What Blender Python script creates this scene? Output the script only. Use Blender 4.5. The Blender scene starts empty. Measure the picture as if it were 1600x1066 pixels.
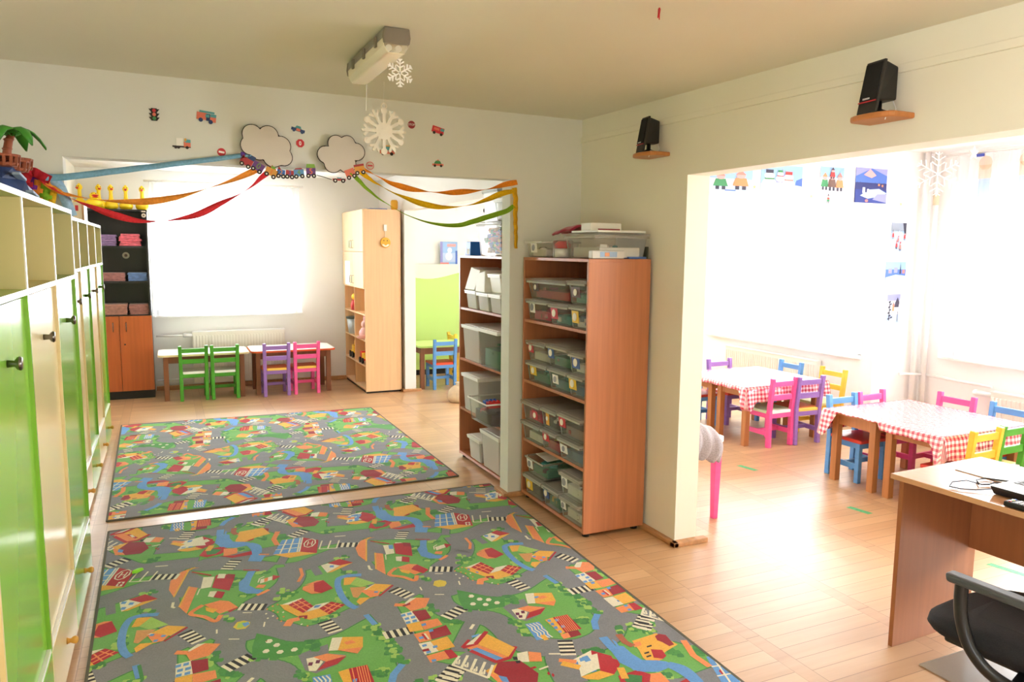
import bpy, bmesh, math, random
from mathutils import Matrix, Vector
random.seed(7)
SC = bpy.context.scene
COL = SC.collection
PI = math.pi
R = math.radians

# ------------------------------------------------------------------ camera, sky, daylight, exposure
cam_d = bpy.data.cameras.new('camera'); cam = bpy.data.objects.new('camera', cam_d); COL.objects.link(cam); SC.camera = cam
cam_d.sensor_width = 36.0; cam_d.lens = 1177.98 / 1600 * 36.0; cam_d.clip_start = 0.05; cam_d.clip_end = 200
yaw, pit, rol = R(24.576), R(6.884), R(0.5436)
fw = Vector((math.sin(yaw)*math.cos(pit), math.cos(yaw)*math.cos(pit), -math.sin(pit)))
rt = Vector((math.cos(yaw), -math.sin(yaw), 0)); up = rt.cross(fw)
r2 = rt*math.cos(rol)+up*math.sin(rol); u2 = -rt*math.sin(rol)+up*math.cos(rol)
cam.matrix_world = Matrix(((r2.x,u2.x,-fw.x,0),(r2.y,u2.y,-fw.y,0),(r2.z,u2.z,-fw.z,1.65),(0,0,0,1)))
SC.view_settings.view_transform = 'Standard'; SC.view_settings.look = 'None'; SC.view_settings.gamma = 1.0
SC.view_settings.use_curve_mapping = False
SC.view_settings.exposure = 1.58
SC.cycles.use_denoising = True
SC.cycles.max_bounces = 14; SC.cycles.diffuse_bounces = 8; SC.cycles.transparent_max_bounces = 24
SC.cycles.sample_clamp_indirect = 8
wd = bpy.data.worlds.new('sky'); SC.world = wd; wd.use_nodes = True
wd.node_tree.nodes['Background'].inputs[0].default_value = (0.93, 0.97, 1.0, 1)
wd.node_tree.nodes['Background'].inputs[1].default_value = 2.2
def daylight(name, loc, rot, sx, sy, watts):
    l = bpy.data.lights.new(name, 'AREA'); l.shape = 'RECTANGLE'; l.size = sx; l.size_y = sy; l.energy = watts
    l.color = (0.97, 0.985, 1.0)
    o = bpy.data.objects.new(name, l); o.location = loc; o.rotation_euler = rot; COL.objects.link(o)
# daylight entering at the window openings, just outside the glass; left window made up
daylight('daylight_far', (0.67, 9.72, 1.55), (R(-90), 0, 0), 1.5, 1.4, 58)
daylight('daylight_beyond', (6.28, 6.2, 1.35), (0, R(90), 0), 1.4, 2.2, 75)
daylight('daylight_side', (6.28, 2.95, 1.45), (0, R(90), 0), 1.3, 1.7, 64)
daylight('daylight_near', (6.28, 0.0, 1.45), (0, R(90), 0), 1.3, 2.0, 100)
daylight('daylight_green', (4.6, 9.72, 1.5), (R(-90), 0, 0), 1.4, 1.4, 36)
daylight('left_fill_light', (-1.12, -1.5, 1.5), (0, R(-90), 0), 1.4, 2.0, 60)  # unseen fill light added to brighten the right wall

# ------------------------------------------------------------------ materials
def lin(c): return tuple((v/255/12.92 if v/255 <= 0.04045 else ((v/255+0.055)/1.055)**2.4) for v in c)
MATS = {}
def mat(name, rgb, rough=0.5, spec=0.5, metal=0.0, noise=0.0, nscale=(8,8,8), bump=0.0, coat=0.0, alpha=None, sheen=0.0):
    if name in MATS: return MATS[name]
    m = bpy.data.materials.new(name); m.use_nodes = True; nt = m.node_tree; b = nt.nodes['Principled BSDF']
    c = lin(rgb); b.inputs['Base Color'].default_value = (*c, 1); b.inputs['Roughness'].default_value = rough
    b.inputs['Specular IOR Level'].default_value = spec; b.inputs['Metallic'].default_value = metal
    b.inputs['Coat Weight'].default_value = coat; b.inputs['Coat Roughness'].default_value = 0.12
    if sheen: b.inputs['Sheen Weight'].default_value = sheen
    if noise or bump:
        tc = nt.nodes.new('ShaderNodeTexCoord'); mp = nt.nodes.new('ShaderNodeMapping'); mp.inputs['Scale'].default_value = nscale
        n = nt.nodes.new('ShaderNodeTexNoise'); n.inputs['Scale'].default_value = 1.0; n.inputs['Detail'].default_value = 5
        nt.links.new(tc.outputs['Object'], mp.inputs[0]); nt.links.new(mp.outputs[0], n.inputs['Vector'])
        if noise:
            rp = nt.nodes.new('ShaderNodeValToRGB'); nt.links.new(n.outputs['Fac'], rp.inputs[0])
            rp.color_ramp.elements[0].position = 0.3; rp.color_ramp.elements[1].position = 0.7
            rp.color_ramp.elements[0].color = (*[v*(1-noise) for v in c], 1); rp.color_ramp.elements[1].color = (*[min(1, v*(1+noise)) for v in c], 1)
            nt.links.new(rp.outputs[0], b.inputs['Base Color'])
        if bump:
            bp = nt.nodes.new('ShaderNodeBump'); bp.inputs['Strength'].default_value = bump; bp.inputs['Distance'].default_value = 0.004
            nt.links.new(n.outputs['Fac'], bp.inputs['Height']); nt.links.new(bp.outputs[0], b.inputs['Normal'])
    MATS[name] = m; return m
def clear_mat(name, rgb, trans=0.6, rough=0.15):
    """thin see-through plastic or glass"""
    if name in MATS: return MATS[name]
    m = bpy.data.materials.new(name); m.use_nodes = True; nt = m.node_tree
    b = nt.nodes['Principled BSDF']; b.inputs['Base Color'].default_value = (*lin(rgb), 1); b.inputs['Roughness'].default_value = rough
    t = nt.nodes.new('ShaderNodeBsdfTransparent'); t.inputs[0].default_value = (*[v**0.35 for v in lin(rgb)], 1)
    mx = nt.nodes.new('ShaderNodeMixShader'); fr = nt.nodes.new('ShaderNodeFresnel'); fr.inputs[0].default_value = 1.4
    ma = nt.nodes.new('ShaderNodeMath'); ma.operation = 'MULTIPLY_ADD'; ma.inputs[1].default_value = 1.0; ma.inputs[2].default_value = 1-trans; ma.use_clamp = True
    nt.links.new(fr.outputs[0], ma.inputs[0]); nt.links.new(ma.outputs[0], mx.inputs[0])
    nt.links.new(t.outputs[0], mx.inputs[1]); nt.links.new(b.outputs[0], mx.inputs[2]); nt.links.new(mx.outputs[0], nt.nodes['Material Output'].inputs[0])
    MATS[name] = m; return m
def wood(name, rgb, amt=0.12, rough=0.35, axis='z', coat=0.0):
    sc = {'z': (38, 38, 1.6), 'y': (38, 1.6, 38), 'x': (1.6, 38, 38)}[axis]
    return mat(name, rgb, rough, 0.5, 0, amt, sc, 0.0, coat)
def sheer_mat():
    m = bpy.data.materials.new('sheer_curtain'); m.use_nodes = True; nt = m.node_tree; nt.nodes.remove(nt.nodes['Principled BSDF'])
    t = nt.nodes.new('ShaderNodeBsdfTransparent'); d = nt.nodes.new('ShaderNodeBsdfTranslucent'); d.inputs[0].default_value = (0.9, 0.92, 0.95, 1)
    e = nt.nodes.new('ShaderNodeBsdfDiffuse'); e.inputs[0].default_value = (0.9, 0.91, 0.93, 1)
    a = nt.nodes.new('ShaderNodeMixShader'); a.inputs[0].default_value = 0.45
    b = nt.nodes.new('ShaderNodeMixShader'); b.inputs[0].default_value = 0.5
    nt.links.new(d.outputs[0], a.inputs[1]); nt.links.new(e.outputs[0], a.inputs[2])
    nt.links.new(t.outputs[0], b.inputs[1]); nt.links.new(a.outputs[0], b.inputs[2]); nt.links.new(b.outputs[0], nt.nodes['Material Output'].inputs[0])
    return m
def gingham_mat(period=0.036):
    m = bpy.data.materials.new('gingham_oilcloth'); m.use_nodes = True; nt = m.node_tree; b = nt.nodes['Principled BSDF']
    tc = nt.nodes.new('ShaderNodeTexCoord'); sp = nt.nodes.new('ShaderNodeSeparateXYZ'); nt.links.new(tc.outputs['UV'], sp.inputs[0])
    def st(o):
        a = nt.nodes.new('ShaderNodeMath'); a.operation = 'DIVIDE'; a.inputs[1].default_value = period; nt.links.new(o, a.inputs[0])
        f = nt.nodes.new('ShaderNodeMath'); f.operation = 'FRACT'; nt.links.new(a.outputs[0], f.inputs[0])
        g = nt.nodes.new('ShaderNodeMath'); g.operation = 'GREATER_THAN'; g.inputs[1].default_value = 0.5; nt.links.new(f.outputs[0], g.inputs[0]); return g.outputs[0]
    s = nt.nodes.new('ShaderNodeMath'); s.operation = 'ADD'; nt.links.new(st(sp.outputs[0]), s.inputs[0]); nt.links.new(st(sp.outputs[1]), s.inputs[1])
    h = nt.nodes.new('ShaderNodeMath'); h.operation = 'MULTIPLY'; h.inputs[1].default_value = 0.5; nt.links.new(s.outputs[0], h.inputs[0])
    rp = nt.nodes.new('ShaderNodeValToRGB'); rp.color_ramp.interpolation = 'CONSTANT'
    rp.color_ramp.elements[0].color = (*lin((250, 240, 238)), 1); rp.color_ramp.elements[1].position = 0.3; rp.color_ramp.elements[1].color = (*lin((233, 150, 160)), 1)
    e = rp.color_ramp.elements.new(0.75); e.color = (*lin((196, 50, 75)), 1)
    nt.links.new(h.outputs[0], rp.inputs[0]); nt.links.new(rp.outputs[0], b.inputs['Base Color'])
    b.inputs['Roughness'].default_value = 0.25; b.inputs['Coat Weight'].default_value = 1.0; b.inputs['Coat Roughness'].default_value = 0.12
    return m
def parquet_mat():
    m = bpy.data.materials.new('parquet'); m.use_nodes = True; nt = m.node_tree; N = nt.nodes; L = nt.links; b = N['Principled BSDF']
    tc = N.new('ShaderNodeTexCoord'); sp = N.new('ShaderNodeSeparateXYZ'); L.new(tc.outputs['Object'], sp.inputs[0])
    def M(op, a, v=None, c=None):
        n = N.new('ShaderNodeMath'); n.operation = op
        for i, q in enumerate((a, v, c)):
            if q is None: continue
            if hasattr(q, 'links'): L.new(q, n.inputs[i])
            else: n.inputs[i].default_value = q
        return n.outputs[0]
    PX, SW, BW = 0.664, 0.075, 0.088
    xs = M('DIVIDE', M('ADD', sp.outputs[0], 50*PX-2.235+SW/2), PX); xf = M('FRACT', xs); xi = M('FLOOR', xs)
    strip = M('LESS_THAN', xf, SW/PX)
    yo = M('MULTIPLY', M('FRACT', M('MULTIPLY', xi, 0.37)), 0.05)
    ys = M('DIVIDE', M('ADD', M('ADD', sp.outputs[1], 20), yo), BW); yf = M('FRACT', ys); yi = M('FLOOR', ys)
    seam = M('LESS_THAN', yf, 0.032); seam = M('MULTIPLY', seam, M('SUBTRACT', 1.0, strip))
    edge = M('MAXIMUM', M('COMPARE', xf, 0.0, 0.0028), M('COMPARE', xf, SW/PX, 0.0028))
    ysl = M('FRACT', M('DIVIDE', M('ADD', sp.outputs[1], 20), 0.52)); sst = M('MULTIPLY', M('LESS_THAN', ysl, 0.006), strip)
    cb = N.new('ShaderNodeCombineXYZ'); L.new(xi, cb.inputs[0]); L.new(yi, cb.inputs[1]); L.new(strip, cb.inputs[2])
    wn = N.new('ShaderNodeTexWhiteNoise'); wn.noise_dimensions = '3D'; L.new(cb.outputs[0], wn.inputs['Vector'])
    rnd = M('MULTIPLY', wn.outputs['Value'], M('SUBTRACT', 1.0, M('MULTIPLY', strip, 0.6)))
    mp = N.new('ShaderNodeMapping'); mp.inputs['Scale'].default_value = (2.2, 34, 1); L.new(tc.outputs['Object'], mp.inputs[0])
    gn = N.new('ShaderNodeTexNoise'); gn.inputs['Scale'].default_value = 1.0; gn.inputs['Detail'].default_value = 6; L.new(mp.outputs[0], gn.inputs['Vector'])
    v = M('ADD', M('ADD', M('MULTIPLY', rnd, 0.34), M('MULTIPLY', gn.outputs['Fac'], 0.45)), 0.1)
    rp = N.new('ShaderNodeValToRGB'); L.new(v, rp.inputs[0]); E = rp.color_ramp.elements
    E[0].position = 0.1; E[0].color = (*lin((178, 132, 92)), 1); E[1].position = 0.85; E[1].color = (*lin((218, 180, 136)), 1)
    mx = N.new('ShaderNodeMix'); mx.data_type = 'RGBA'; mx.blend_type = 'MULTIPLY'; L.new(rp.outputs[0], mx.inputs[6])
    dark = M('MAXIMUM', M('MAXIMUM', seam, M('MULTIPLY', edge, 0.7)), sst); L.new(M('MULTIPLY', dark, 0.75), mx.inputs[0]); mx.inputs[7].default_value = (0.3, 0.2, 0.12, 1)
    L.new(mx.outputs[2], b.inputs['Base Color'])
    ro = M('ADD', 0.32, M('MULTIPLY', gn.outputs['Fac'], 0.12)); L.new(ro, b.inputs['Roughness'])
    b.inputs['Coat Weight'].default_value = 0.4; b.inputs['Coat Roughness'].default_value = 0.30
    bp = N.new('ShaderNodeBump'); bp.inputs['Strength'].default_value = 0.25; bp.inputs['Distance'].default_value = 0.002
    L.new(M('SUBTRACT', M('MULTIPLY', rnd, 0.3), dark), bp.inputs['Height']); L.new(bp.outputs[0], b.inputs['Normal'])
    return m

# ------------------------------------------------------------------ mesh builder
class MB:
    def __init__(s): s.v = []; s.f = []; s.m = []; s.sm = []; s.T = Matrix(); s.uv = None
    def pv(s, p): s.v.append(tuple(s.T @ Vector(p))); return len(s.v)-1
    def face(s, idx, m=0, smooth=False): s.f.append(tuple(idx)); s.m.append(m); s.sm.append(smooth)
    def poly(s, pts, m=0): s.face([s.pv(p) for p in pts], m)
    def box(s, x0, x1, y0, y1, z0, z1, m=0):
        i = [s.pv(p) for p in ((x0,y0,z0),(x1,y0,z0),(x1,y1,z0),(x0,y1,z0),(x0,y0,z1),(x1,y0,z1),(x1,y1,z1),(x0,y1,z1))]
        for q in ((3,2,1,0),(4,5,6,7),(0,1,5,4),(1,2,6,5),(2,3,7,6),(3,0,4,7)): s.face([i[k] for k in q], m)
    def hexa(s, b, t, m=0):
        i = [s.pv(p) for p in list(b)+list(t)]
        for q in ((3,2,1,0),(4,5,6,7),(0,1,5,4),(1,2,6,5),(2,3,7,6),(3,0,4,7)): s.face([i[k] for k in q], m)
    def bar(s, p, q, w, d, m=0, side=(1,0,0)):
        p = Vector(p); q = Vector(q); a = (q-p).normalized(); u = Vector(side); u = (u-a*u.dot(a)).normalized(); w2 = a.cross(u)
        o = [(-1,-1),(1,-1),(1,1),(-1,1)]
        s.hexa([p+u*(x*w/2)+w2*(y*d/2) for x,y in o], [q+u*(x*w/2)+w2*(y*d/2) for x,y in o], m)
    def prism(s, pts, a, b, axis='z', m=0):
        def P(x, y, h): return {'z': (x,y,h), 'y': (x,h,y), 'x': (h,x,y)}[axis]
        n = len(pts); A = [s.pv(P(x,y,a)) for x,y in pts]; B = [s.pv(P(x,y,b)) for x,y in pts]
        s.face(A[::-1], m); s.face(B, m)
        for k in range(n): s.face((A[k],A[(k+1)%n],B[(k+1)%n],B[k]), m)
    def tube(s, path, r, n=10, m=0, cap=True):
        path = [Vector(p) for p in path]; rs = r if isinstance(r, (list, tuple)) else [r]*len(path); rings = []; u = None
        for k, p in enumerate(path):
            a = (path[min(k+1, len(path)-1)]-path[max(k-1, 0)]).normalized()
            if u is None:
                u = Vector((0,0,1)) if abs(a.z) < 0.9 else Vector((1,0,0))
            u = (u-a*u.dot(a)).normalized(); w = a.cross(u)
            rings.append([s.pv(p+(u*math.cos(2*PI*j/n)+w*math.sin(2*PI*j/n))*rs[k]) for j in range(n)])
        for A, B in zip(rings, rings[1:]):
            for j in range(n): s.face((A[j],A[(j+1)%n],B[(j+1)%n],B[j]), m, True)
        if cap: s.face(rings[0][::-1], m); s.face(rings[-1], m)
    def lathe(s, prof, c=(0,0,0), n=20, m=0, M=None):
        rings = []; c = Vector(c)
        for r, z in prof:
            rings.append([s.pv(c+((M @ Vector((r*math.cos(2*PI*j/n), r*math.sin(2*PI*j/n), z))) if M else Vector((r*math.cos(2*PI*j/n), r*math.sin(2*PI*j/n), z)))) for j in range(n)])
        for A, B in zip(rings, rings[1:]):
            for j in range(n): s.face((A[j],A[(j+1)%n],B[(j+1)%n],B[j]), m, True)
        s.face(rings[0][::-1], m); s.face(rings[-1], m)
    def ball(s, c, rad, n=14, k=8, m=0, M=None):
        rad = (rad,)*3 if not isinstance(rad, (tuple, list)) else rad; c = Vector(c); rings = []
        for i in range(1, k):
            t = PI*i/k
            ring = []
            for j in range(n):
                p = Vector((rad[0]*math.sin(t)*math.cos(2*PI*j/n), rad[1]*math.sin(t)*math.sin(2*PI*j/n), -rad[2]*math.cos(t)))
                ring.append(s.pv(c+(M @ p if M else p)))
            rings.append(ring)
        lo = Vector((0,0,-rad[2])); hi = Vector((0,0,rad[2]))
        a = s.pv(c+(M @ lo if M else lo)); b = s.pv(c+(M @ hi if M else hi))
        for A, B in zip(rings, rings[1:]):
            for j in range(n): s.face((A[j],A[(j+1)%n],B[(j+1)%n],B[j]), m, True)
        for j in range(n): s.face((a, rings[0][(j+1)%n], rings[0][j]), m, True); s.face((b, rings[-1][j], rings[-1][(j+1)%n]), m, True)
    def disc(s, c, r, n=20, m=0, ax='y', h=0.002, ry=None):
        pts = [(r*math.cos(2*PI*j/n), (ry or r)*math.sin(2*PI*j/n)) for j in range(n)]
        if ax == 'y': s.prism([(c[0]+x, c[2]+y) for x,y in pts][::-1], c[1]-h, c[1], 'y', m)
        elif ax == 'x': s.prism([(c[1]+x, c[2]+y) for x,y in pts], c[0]-h, c[0], 'x', m)
        else: s.prism([(c[0]+x, c[1]+y) for x,y in pts], c[2], c[2]+h, 'z', m)
    def build(s, name, mats, parent=None, bevel=0.0, loc=None, seg=2, solid=0.0, sub=0):
        me = bpy.data.meshes.new(name); me.from_pydata(s.v, [], s.f); mats = mats if isinstance(mats, (list, tuple)) else [mats]
        for m in mats: me.materials.append(m)
        me.polygons.foreach_set('material_index', s.m); me.polygons.foreach_set('use_smooth', s.sm)
        if s.uv:
            ul = me.uv_layers.new(name='UVMap')
            for lp in me.loops: ul.data[lp.index].uv = s.uv[lp.vertex_index]
        me.update(); o = bpy.data.objects.new(name, me); COL.objects.link(o)
        if parent: o.parent = parent
        if loc: o.location = loc
        if sub: q = o.modifiers.new('smooth', 'SUBSURF'); q.levels = sub; q.render_levels = sub
        if solid: q = o.modifiers.new('thickness', 'SOLIDIFY'); q.thickness = solid; q.offset = 0
        if bevel:
            q = o.modifiers.new('edges', 'BEVEL'); q.width = bevel; q.segments = seg; q.limit_method = 'ANGLE'; q.angle_limit = R(40)
        return o
def tag(o, label, cat, group=None):
    o['label'] = label; o['category'] = cat
    if group: o['group'] = group
    return o
def thing(name, label, cat, loc=(0,0,0), rz=0, group=None):
    o = bpy.data.objects.new(name, None); COL.objects.link(o); o.location = loc; o.rotation_euler = (0,0,rz); o.empty_display_size = 0.1
    return tag(o, label, cat, group)
def struct(o): o['kind'] = 'structure'; return o
def B1(name, mats, parent, x0, x1, y0, y1, z0, z1, bevel=0.0):
    b = MB(); b.box(x0, x1, y0, y1, z0, z1); return b.build(name, mats, parent, bevel)
def copy_thing(o, parent=None):
    c = o.copy(); COL.objects.link(c)
    if parent: c.parent = parent
    for ch in list(o.children): copy_thing(ch, c)
    return c
def recolor(o, m):
    o.material_slots[0].link = 'OBJECT'; o.material_slots[0].material = m

W_near = mat('cream_wall_paint', (234, 230, 214), 0.75, 0.3, noise=0.02, nscale=(1.5,1.5,1.5), bump=0.06)
W_mid = mat('grey_white_wall_paint', (224, 225, 218), 0.75, 0.3, noise=0.02, nscale=(1.5,1.5,1.5), bump=0.06)
W_back = mat('white_wall_paint', (238, 237, 234), 0.75, 0.3, noise=0.02, nscale=(1.5,1.5,1.5), bump=0.05)
W_side = mat('bright_wall_paint', (244, 242, 240), 0.75, 0.3, noise=0.015, nscale=(1.5,1.5,1.5), bump=0.05)
CEIL = mat('ceiling_paint', (232, 229, 216), 0.85, 0.2, noise=0.02, nscale=(1,1,1))
WHITE = mat('white_plastic', (240, 240, 238), 0.35)
ENAMEL = mat('white_enamel', (238, 234, 222), 0.3)
BLACK = mat('black_plastic', (22, 22, 24), 0.4)
STEEL = mat('brushed_steel', (170, 168, 165), 0.25, metal=1.0)
OAK = wood('skirting_wood', (190, 140, 95), 0.15, 0.4, 'y')
PAPER = mat('white_paper', (246, 246, 246), 0.7)
FLOORM = parquet_mat()
GLASS = clear_mat('window_glass', (250, 252, 252), 0.94, 0.02)
SHEER = sheer_mat()
GING = gingham_mat()
# ------------------------------------------------------------------ the setting
H = 2.5
def S(name, m, *boxes, bevel=0.0):
    b = MB()
    for q in boxes: b.box(*q)
    return struct(b.build(name, m, None, bevel))
S('floor', FLOORM, (-1.0, 6.2, -2.8, 9.7, -0.08, 0.0))
b = MB()   # near room ceiling, slightly out of level as in the photo
zc = lambda x, y: 2.51-0.0115*(x-2.54)+0.0167*(y-4.5)
q = [(-1.0,-2.8),(2.7,-2.8),(2.7,4.6),(-1.0,4.6)]
b.hexa([(x,y,zc(x,y)) for x,y in q], [(x,y,2.72) for x,y in q]); struct(b.build('ceiling', CEIL))
S('ceiling_back', W_back, (-1.0, 6.2, 4.6, 9.7, H, H+0.2))
S('ceiling_side', W_side, (2.7, 6.2, -2.8, 4.6, H, H+0.2))
# left wall and the wall behind the camera
S('wall_left', W_near, (-1.0, -0.86, -2.8, -2.5, 0, 2.7), (-1.0, -0.86, -0.5, 9.7, 0, 2.7), (-1.0, -0.86, -2.5, -0.5, 0, 0.8), (-1.0, -0.86, -2.5, -0.5, 2.2, 2.7))  # window opening here is made up, to let the left fill light in
S('wall_front', W_near, (-1.0, 6.2, -2.8, -2.6, 0, 2.7))
# wall between near and far room: left stub, beam, right stub with pillar
S('wall_middle', W_mid, (-0.86, -0.456, 4.489, 4.618, 0, 2.62), (2.031, 2.552, 4.489, 4.618, 0, 2.62), (-0.456, 2.031, 4.489, 4.618, 2.1, 2.62))
# right wall of the near room with its wide opening
S('wall_right', W_near, (2.552, 2.70, 3.345, 4.618, 0, 2.62), (2.552, 2.70, -2.6, 0.2, 0, 2.62), (2.552, 2.70, 0.2, 3.345, 2.058, 2.62))
# stub behind the second shelf, opening and pillar between the two far rooms
S('wall_divider', W_back, (2.475, 2.605, 4.618, 5.75, 0, H), (2.475, 2.605, 8.385, 9.5, 0, H), (2.475, 2.605, 5.75, 8.385, 2.085, H))
S('wall_partition', W_side, (5.424, 6.0, 4.49, 4.618, 0, H), (2.70, 5.424, 4.49, 4.618, 2.045, H))
def wall_with_window(name, m, fixed, axis, a0, a1, wins, z0=0.0, z1=H, th=0.2):
    b = MB()
    def add(p, q, lo, hi):
        if axis == 'y': b.box(p, q, fixed, fixed+th, lo, hi)
        else: b.box(fixed, fixed+th, p, q, lo, hi)
    c = a0
    for (w0, w1, lo, hi) in wins:
        add(c, w0, z0, z1); add(w0, w1, z0, lo); add(w0, w1, hi, z1); c = w1
    add(c, a1, z0, z1); return struct(b.build(name, m))
wall_with_window('wall_back', W_back, 9.5, 'y', -1.0, 6.2, [(-0.12, 1.45, 0.88, 2.22), (3.9, 5.4, 0.8, 2.2)])
wall_with_window('wall_outer', W_side, 6.0, 'x', -2.8, 9.5, [(-1.0, 1.0, 0.8, 2.1), (2.1, 4.22, 0.8, 2.1), (5.1, 7.3, 0.68, 2.05)])
def window(n, axis, fixed, a0, a1, z0, z1, name='window'):
    f = struct(bpy.data.objects.new(f'window_{n}', None)); COL.objects.link(f)
    b = MB(); t = 0.055
    def add(p, q, lo, hi, d0=0.05, d1=0.11):
        if axis == 'y': b.box(p, q, fixed+d0, fixed+d1, lo, hi)
        else: b.box(fixed+d0, fixed+d1, p, q, lo, hi)
    add(a0, a0+t, z0, z1); add(a1-t, a1, z0, z1); add(a0, a1, z0, z0+t); add(a0, a1, z1-t, z1); mid = (a0+a1)/2; add(mid-t/2, mid+t/2, z0, z1)
    b.build('window_frame', WHITE, f, 0.006)
    b = MB()
    def pane(p, q):
        if axis == 'y': b.box(p, q, fixed+0.075, fixed+0.081, z0+t, z1-t)
        else: b.box(fixed+0.075, fixed+0.081, p, q, z0+t, z1-t)
    pane(a0+t, mid-t/2); pane(mid+t/2, a1-t); b.build('window_pane', GLASS, f)
    b = MB()
    if axis == 'y': b.box(a0-0.05, a1+0.05, fixed-0.08, fixed+0.05, z0-0.03, z0)
    else: b.box(fixed-0.08, fixed+0.05, a0-0.05, a1+0.05, z0-0.03, z0)
    b.build('window_sill', WHITE, f, 0.006)
window(1, 'y', 9.5, -0.12, 1.45, 0.88, 2.22); window(2, 'x', 6.0, 2.1, 4.22, 0.8, 2.1); window(3, 'x', 6.0, 5.1, 7.3, 0.68, 2.05)
window(4, 'x', 6.0, -1.0, 1.0, 0.8, 2.1); window(5, 'y', 9.5, 3.9, 5.4, 0.8, 2.2); window(6, 'x', -1.0, -2.5, -0.5, 0.8, 2.2)  # last one is an unseen window, added for the left fill light
# skirting strips: wooden foot trims round the pillars, thin ones along the walls
def skirt(n, m, *bx):
    b = MB()
    for q in bx: b.box(*q)
    return struct(b.build(f'trim_{n}', m, None, 0.004))
skirt(1, OAK, (1.985, 2.552, 4.455, 4.489, 0, 0.028), (1.995, 2.031, 4.489, 4.64, 0, 0.028))
skirt(2, OAK, (2.52, 2.552, 3.30, 4.489, 0, 0.028), (2.52, 2.755, 3.30, 3.345, 0, 0.028))
skirt(3, OAK, (2.44, 2.475, 8.35, 9.5, 0, 0.03), (2.44, 2.66, 8.345, 8.385, 0, 0.03))
skirt(4, OAK, (-0.16, 2.475, 9.47, 9.5, 0, 0.05)); skirt(5, OAK, (5.97, 6.0, -2.6, 4.49, 0, 0.05), (5.97, 6.0, 4.618, 9.5, 0, 0.05))
# painted cable channel on the right wall
b = MB(); A = (2.36, 2.395); Z = (2.300, 2.330)
b.hexa([(2.54,0.2,Z[0]),(2.552,0.2,Z[0]),(2.552,4.489,A[0]),(2.54,4.489,A[0])], [(2.54,0.2,Z[1]),(2.552,0.2,Z[1]),(2.552,4.489,A[1]),(2.54,4.489,A[1])])
struct(b.build('trim_6', W_near, None, 0.003))

# ------------------------------------------------------------------ curtains
def curtain(label, axis, fixed, a0, a1, z0, z1, folds, group):
    t = thing('curtain', label, 'curtain', group=group)
    b = MB(); n = int((a1-a0)*70); prev = None
    for k in range(n+1):
        a = a0+(a1-a0)*k/n; o = 0.022*math.sin(a*folds)+0.010*math.sin(a*folds*2.3+1)
        P = (lambda z: (a, fixed+o, z)) if axis == 'y' else (lambda z: (fixed+o, a, z))
        cur = (b.pv(P(z0)), b.pv(P(z1)))
        if prev: b.face((prev[0], cur[0], cur[1], prev[1]), 0, True)
        prev = cur
    b.build('sheer_panel', SHEER, t)
    b = MB(); e = 0.05
    if axis == 'y': b.tube([(a0-e, fixed, z1+0.012), (a1+e, fixed, z1+0.012)], 0.012)
    else: b.tube([(fixed, a0-e, z1+0.012), (fixed, a1+e, z1+0.012)], 0.012)
    b.build('curtain_rail', WHITE, t); return t
curtain('white sheer curtain over the window between the black cabinet and the light wood cabinet', 'y', 9.36, -0.145, 1.47, 0.872, 2.36, 55, 'sheer window curtains')
c2 = curtain('white sheer curtain with faint printed figures right of the corner pipes', 'x', 5.88, 1.9, 4.24, 0.795, 2.44, 60, 'sheer window curtains')
for y, k in ((3.93, 1), (3.62, 0.95)):
    b = MB(); b.disc((5.842, y, 2.36), 0.055*k, 12, 0, 'x', 0.002); b.box(5.84, 5.842, y-0.05*k, y+0.05*k, 2.24, 2.345, 0); b.box(5.84, 5.842, y-0.045*k, y+0.045*k, 2.10, 2.24, 1)
    b.build('printed_figure', [clear_mat('faded_peach', (250, 228, 208), 0.9, 0.8), clear_mat('faded_blue', (200, 226, 250), 0.9, 0.8)], c2)
curtain('white sheer curtain over the window seen through the opening behind the first gingham table', 'x', 5.9, 5.05, 7.35, 0.675, 2.2, 58, 'sheer window curtains')

# ------------------------------------------------------------------ radiators and pipes
def radiator(label, axis, fixed, a0, a1, z0, z1, group='panel radiators'):
    t = thing('radiator', label, 'radiator', group=group)
    b = MB(); n = int((a1-a0)/0.033)
    def bx(p, q, d0, d1, lo, hi):
        if axis == 'y': b.box(p, q, fixed-d1, fixed-d0, lo, hi)
        else: b.box(fixed-d1, fixed-d0, p, q, lo, hi)
    bx(a0, a1, 0.03, 0.085, z0, z1-0.012)
    for k in range(n):
        p = a0+(k+0.2)*(a1-a0)/n; bx(p, p+0.018, 0.085, 0.092, z0+0.04, z1-0.05)
    b.build('panel', ENAMEL, t, 0.003)
    b = MB(); bx(a0-0.004, a1+0.004, 0.025, 0.095, z1-0.012, z1); b.build('top_grille', WHITE, t, 0.003)
    return t
r1 = radiator('cream panel radiator under the curtain behind the row of green, purple and pink chairs', 'y', 9.5, 0.24, 1.27, 0.07, 0.68)
b = MB(); b.tube([(-0.14, 9.44, 0.635), (0.17, 9.44, 0.635)], 0.011); b.build('feed_pipe', WHITE, r1)
b = MB(); b.tube([(0.14, 9.44, 0.635), (0.24, 9.44, 0.635)], 0.022); b.build('valve', WHITE, r1)
r2_ = radiator('cream panel radiator along the outer wall behind the first gingham table', 'x', 6.0, 5.55, 6.92, 0.06, 0.575)
r3 = radiator('white panel radiator with valve at the right edge behind the blue chair', 'x', 6.0, 2.2, 3.78, 0.06, 0.575)
b = MB(); b.tube([(5.945, 3.78, 0.535), (5.945, 3.92, 0.535)], [0.016, 0.026]); b.ball((5.945, 3.92, 0.535), 0.028); b.build('valve', WHITE, r3)
t = thing('heating_pipes', 'white heating pipes rising in the corner beside the pier with the winter pictures', 'pipes')
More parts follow.
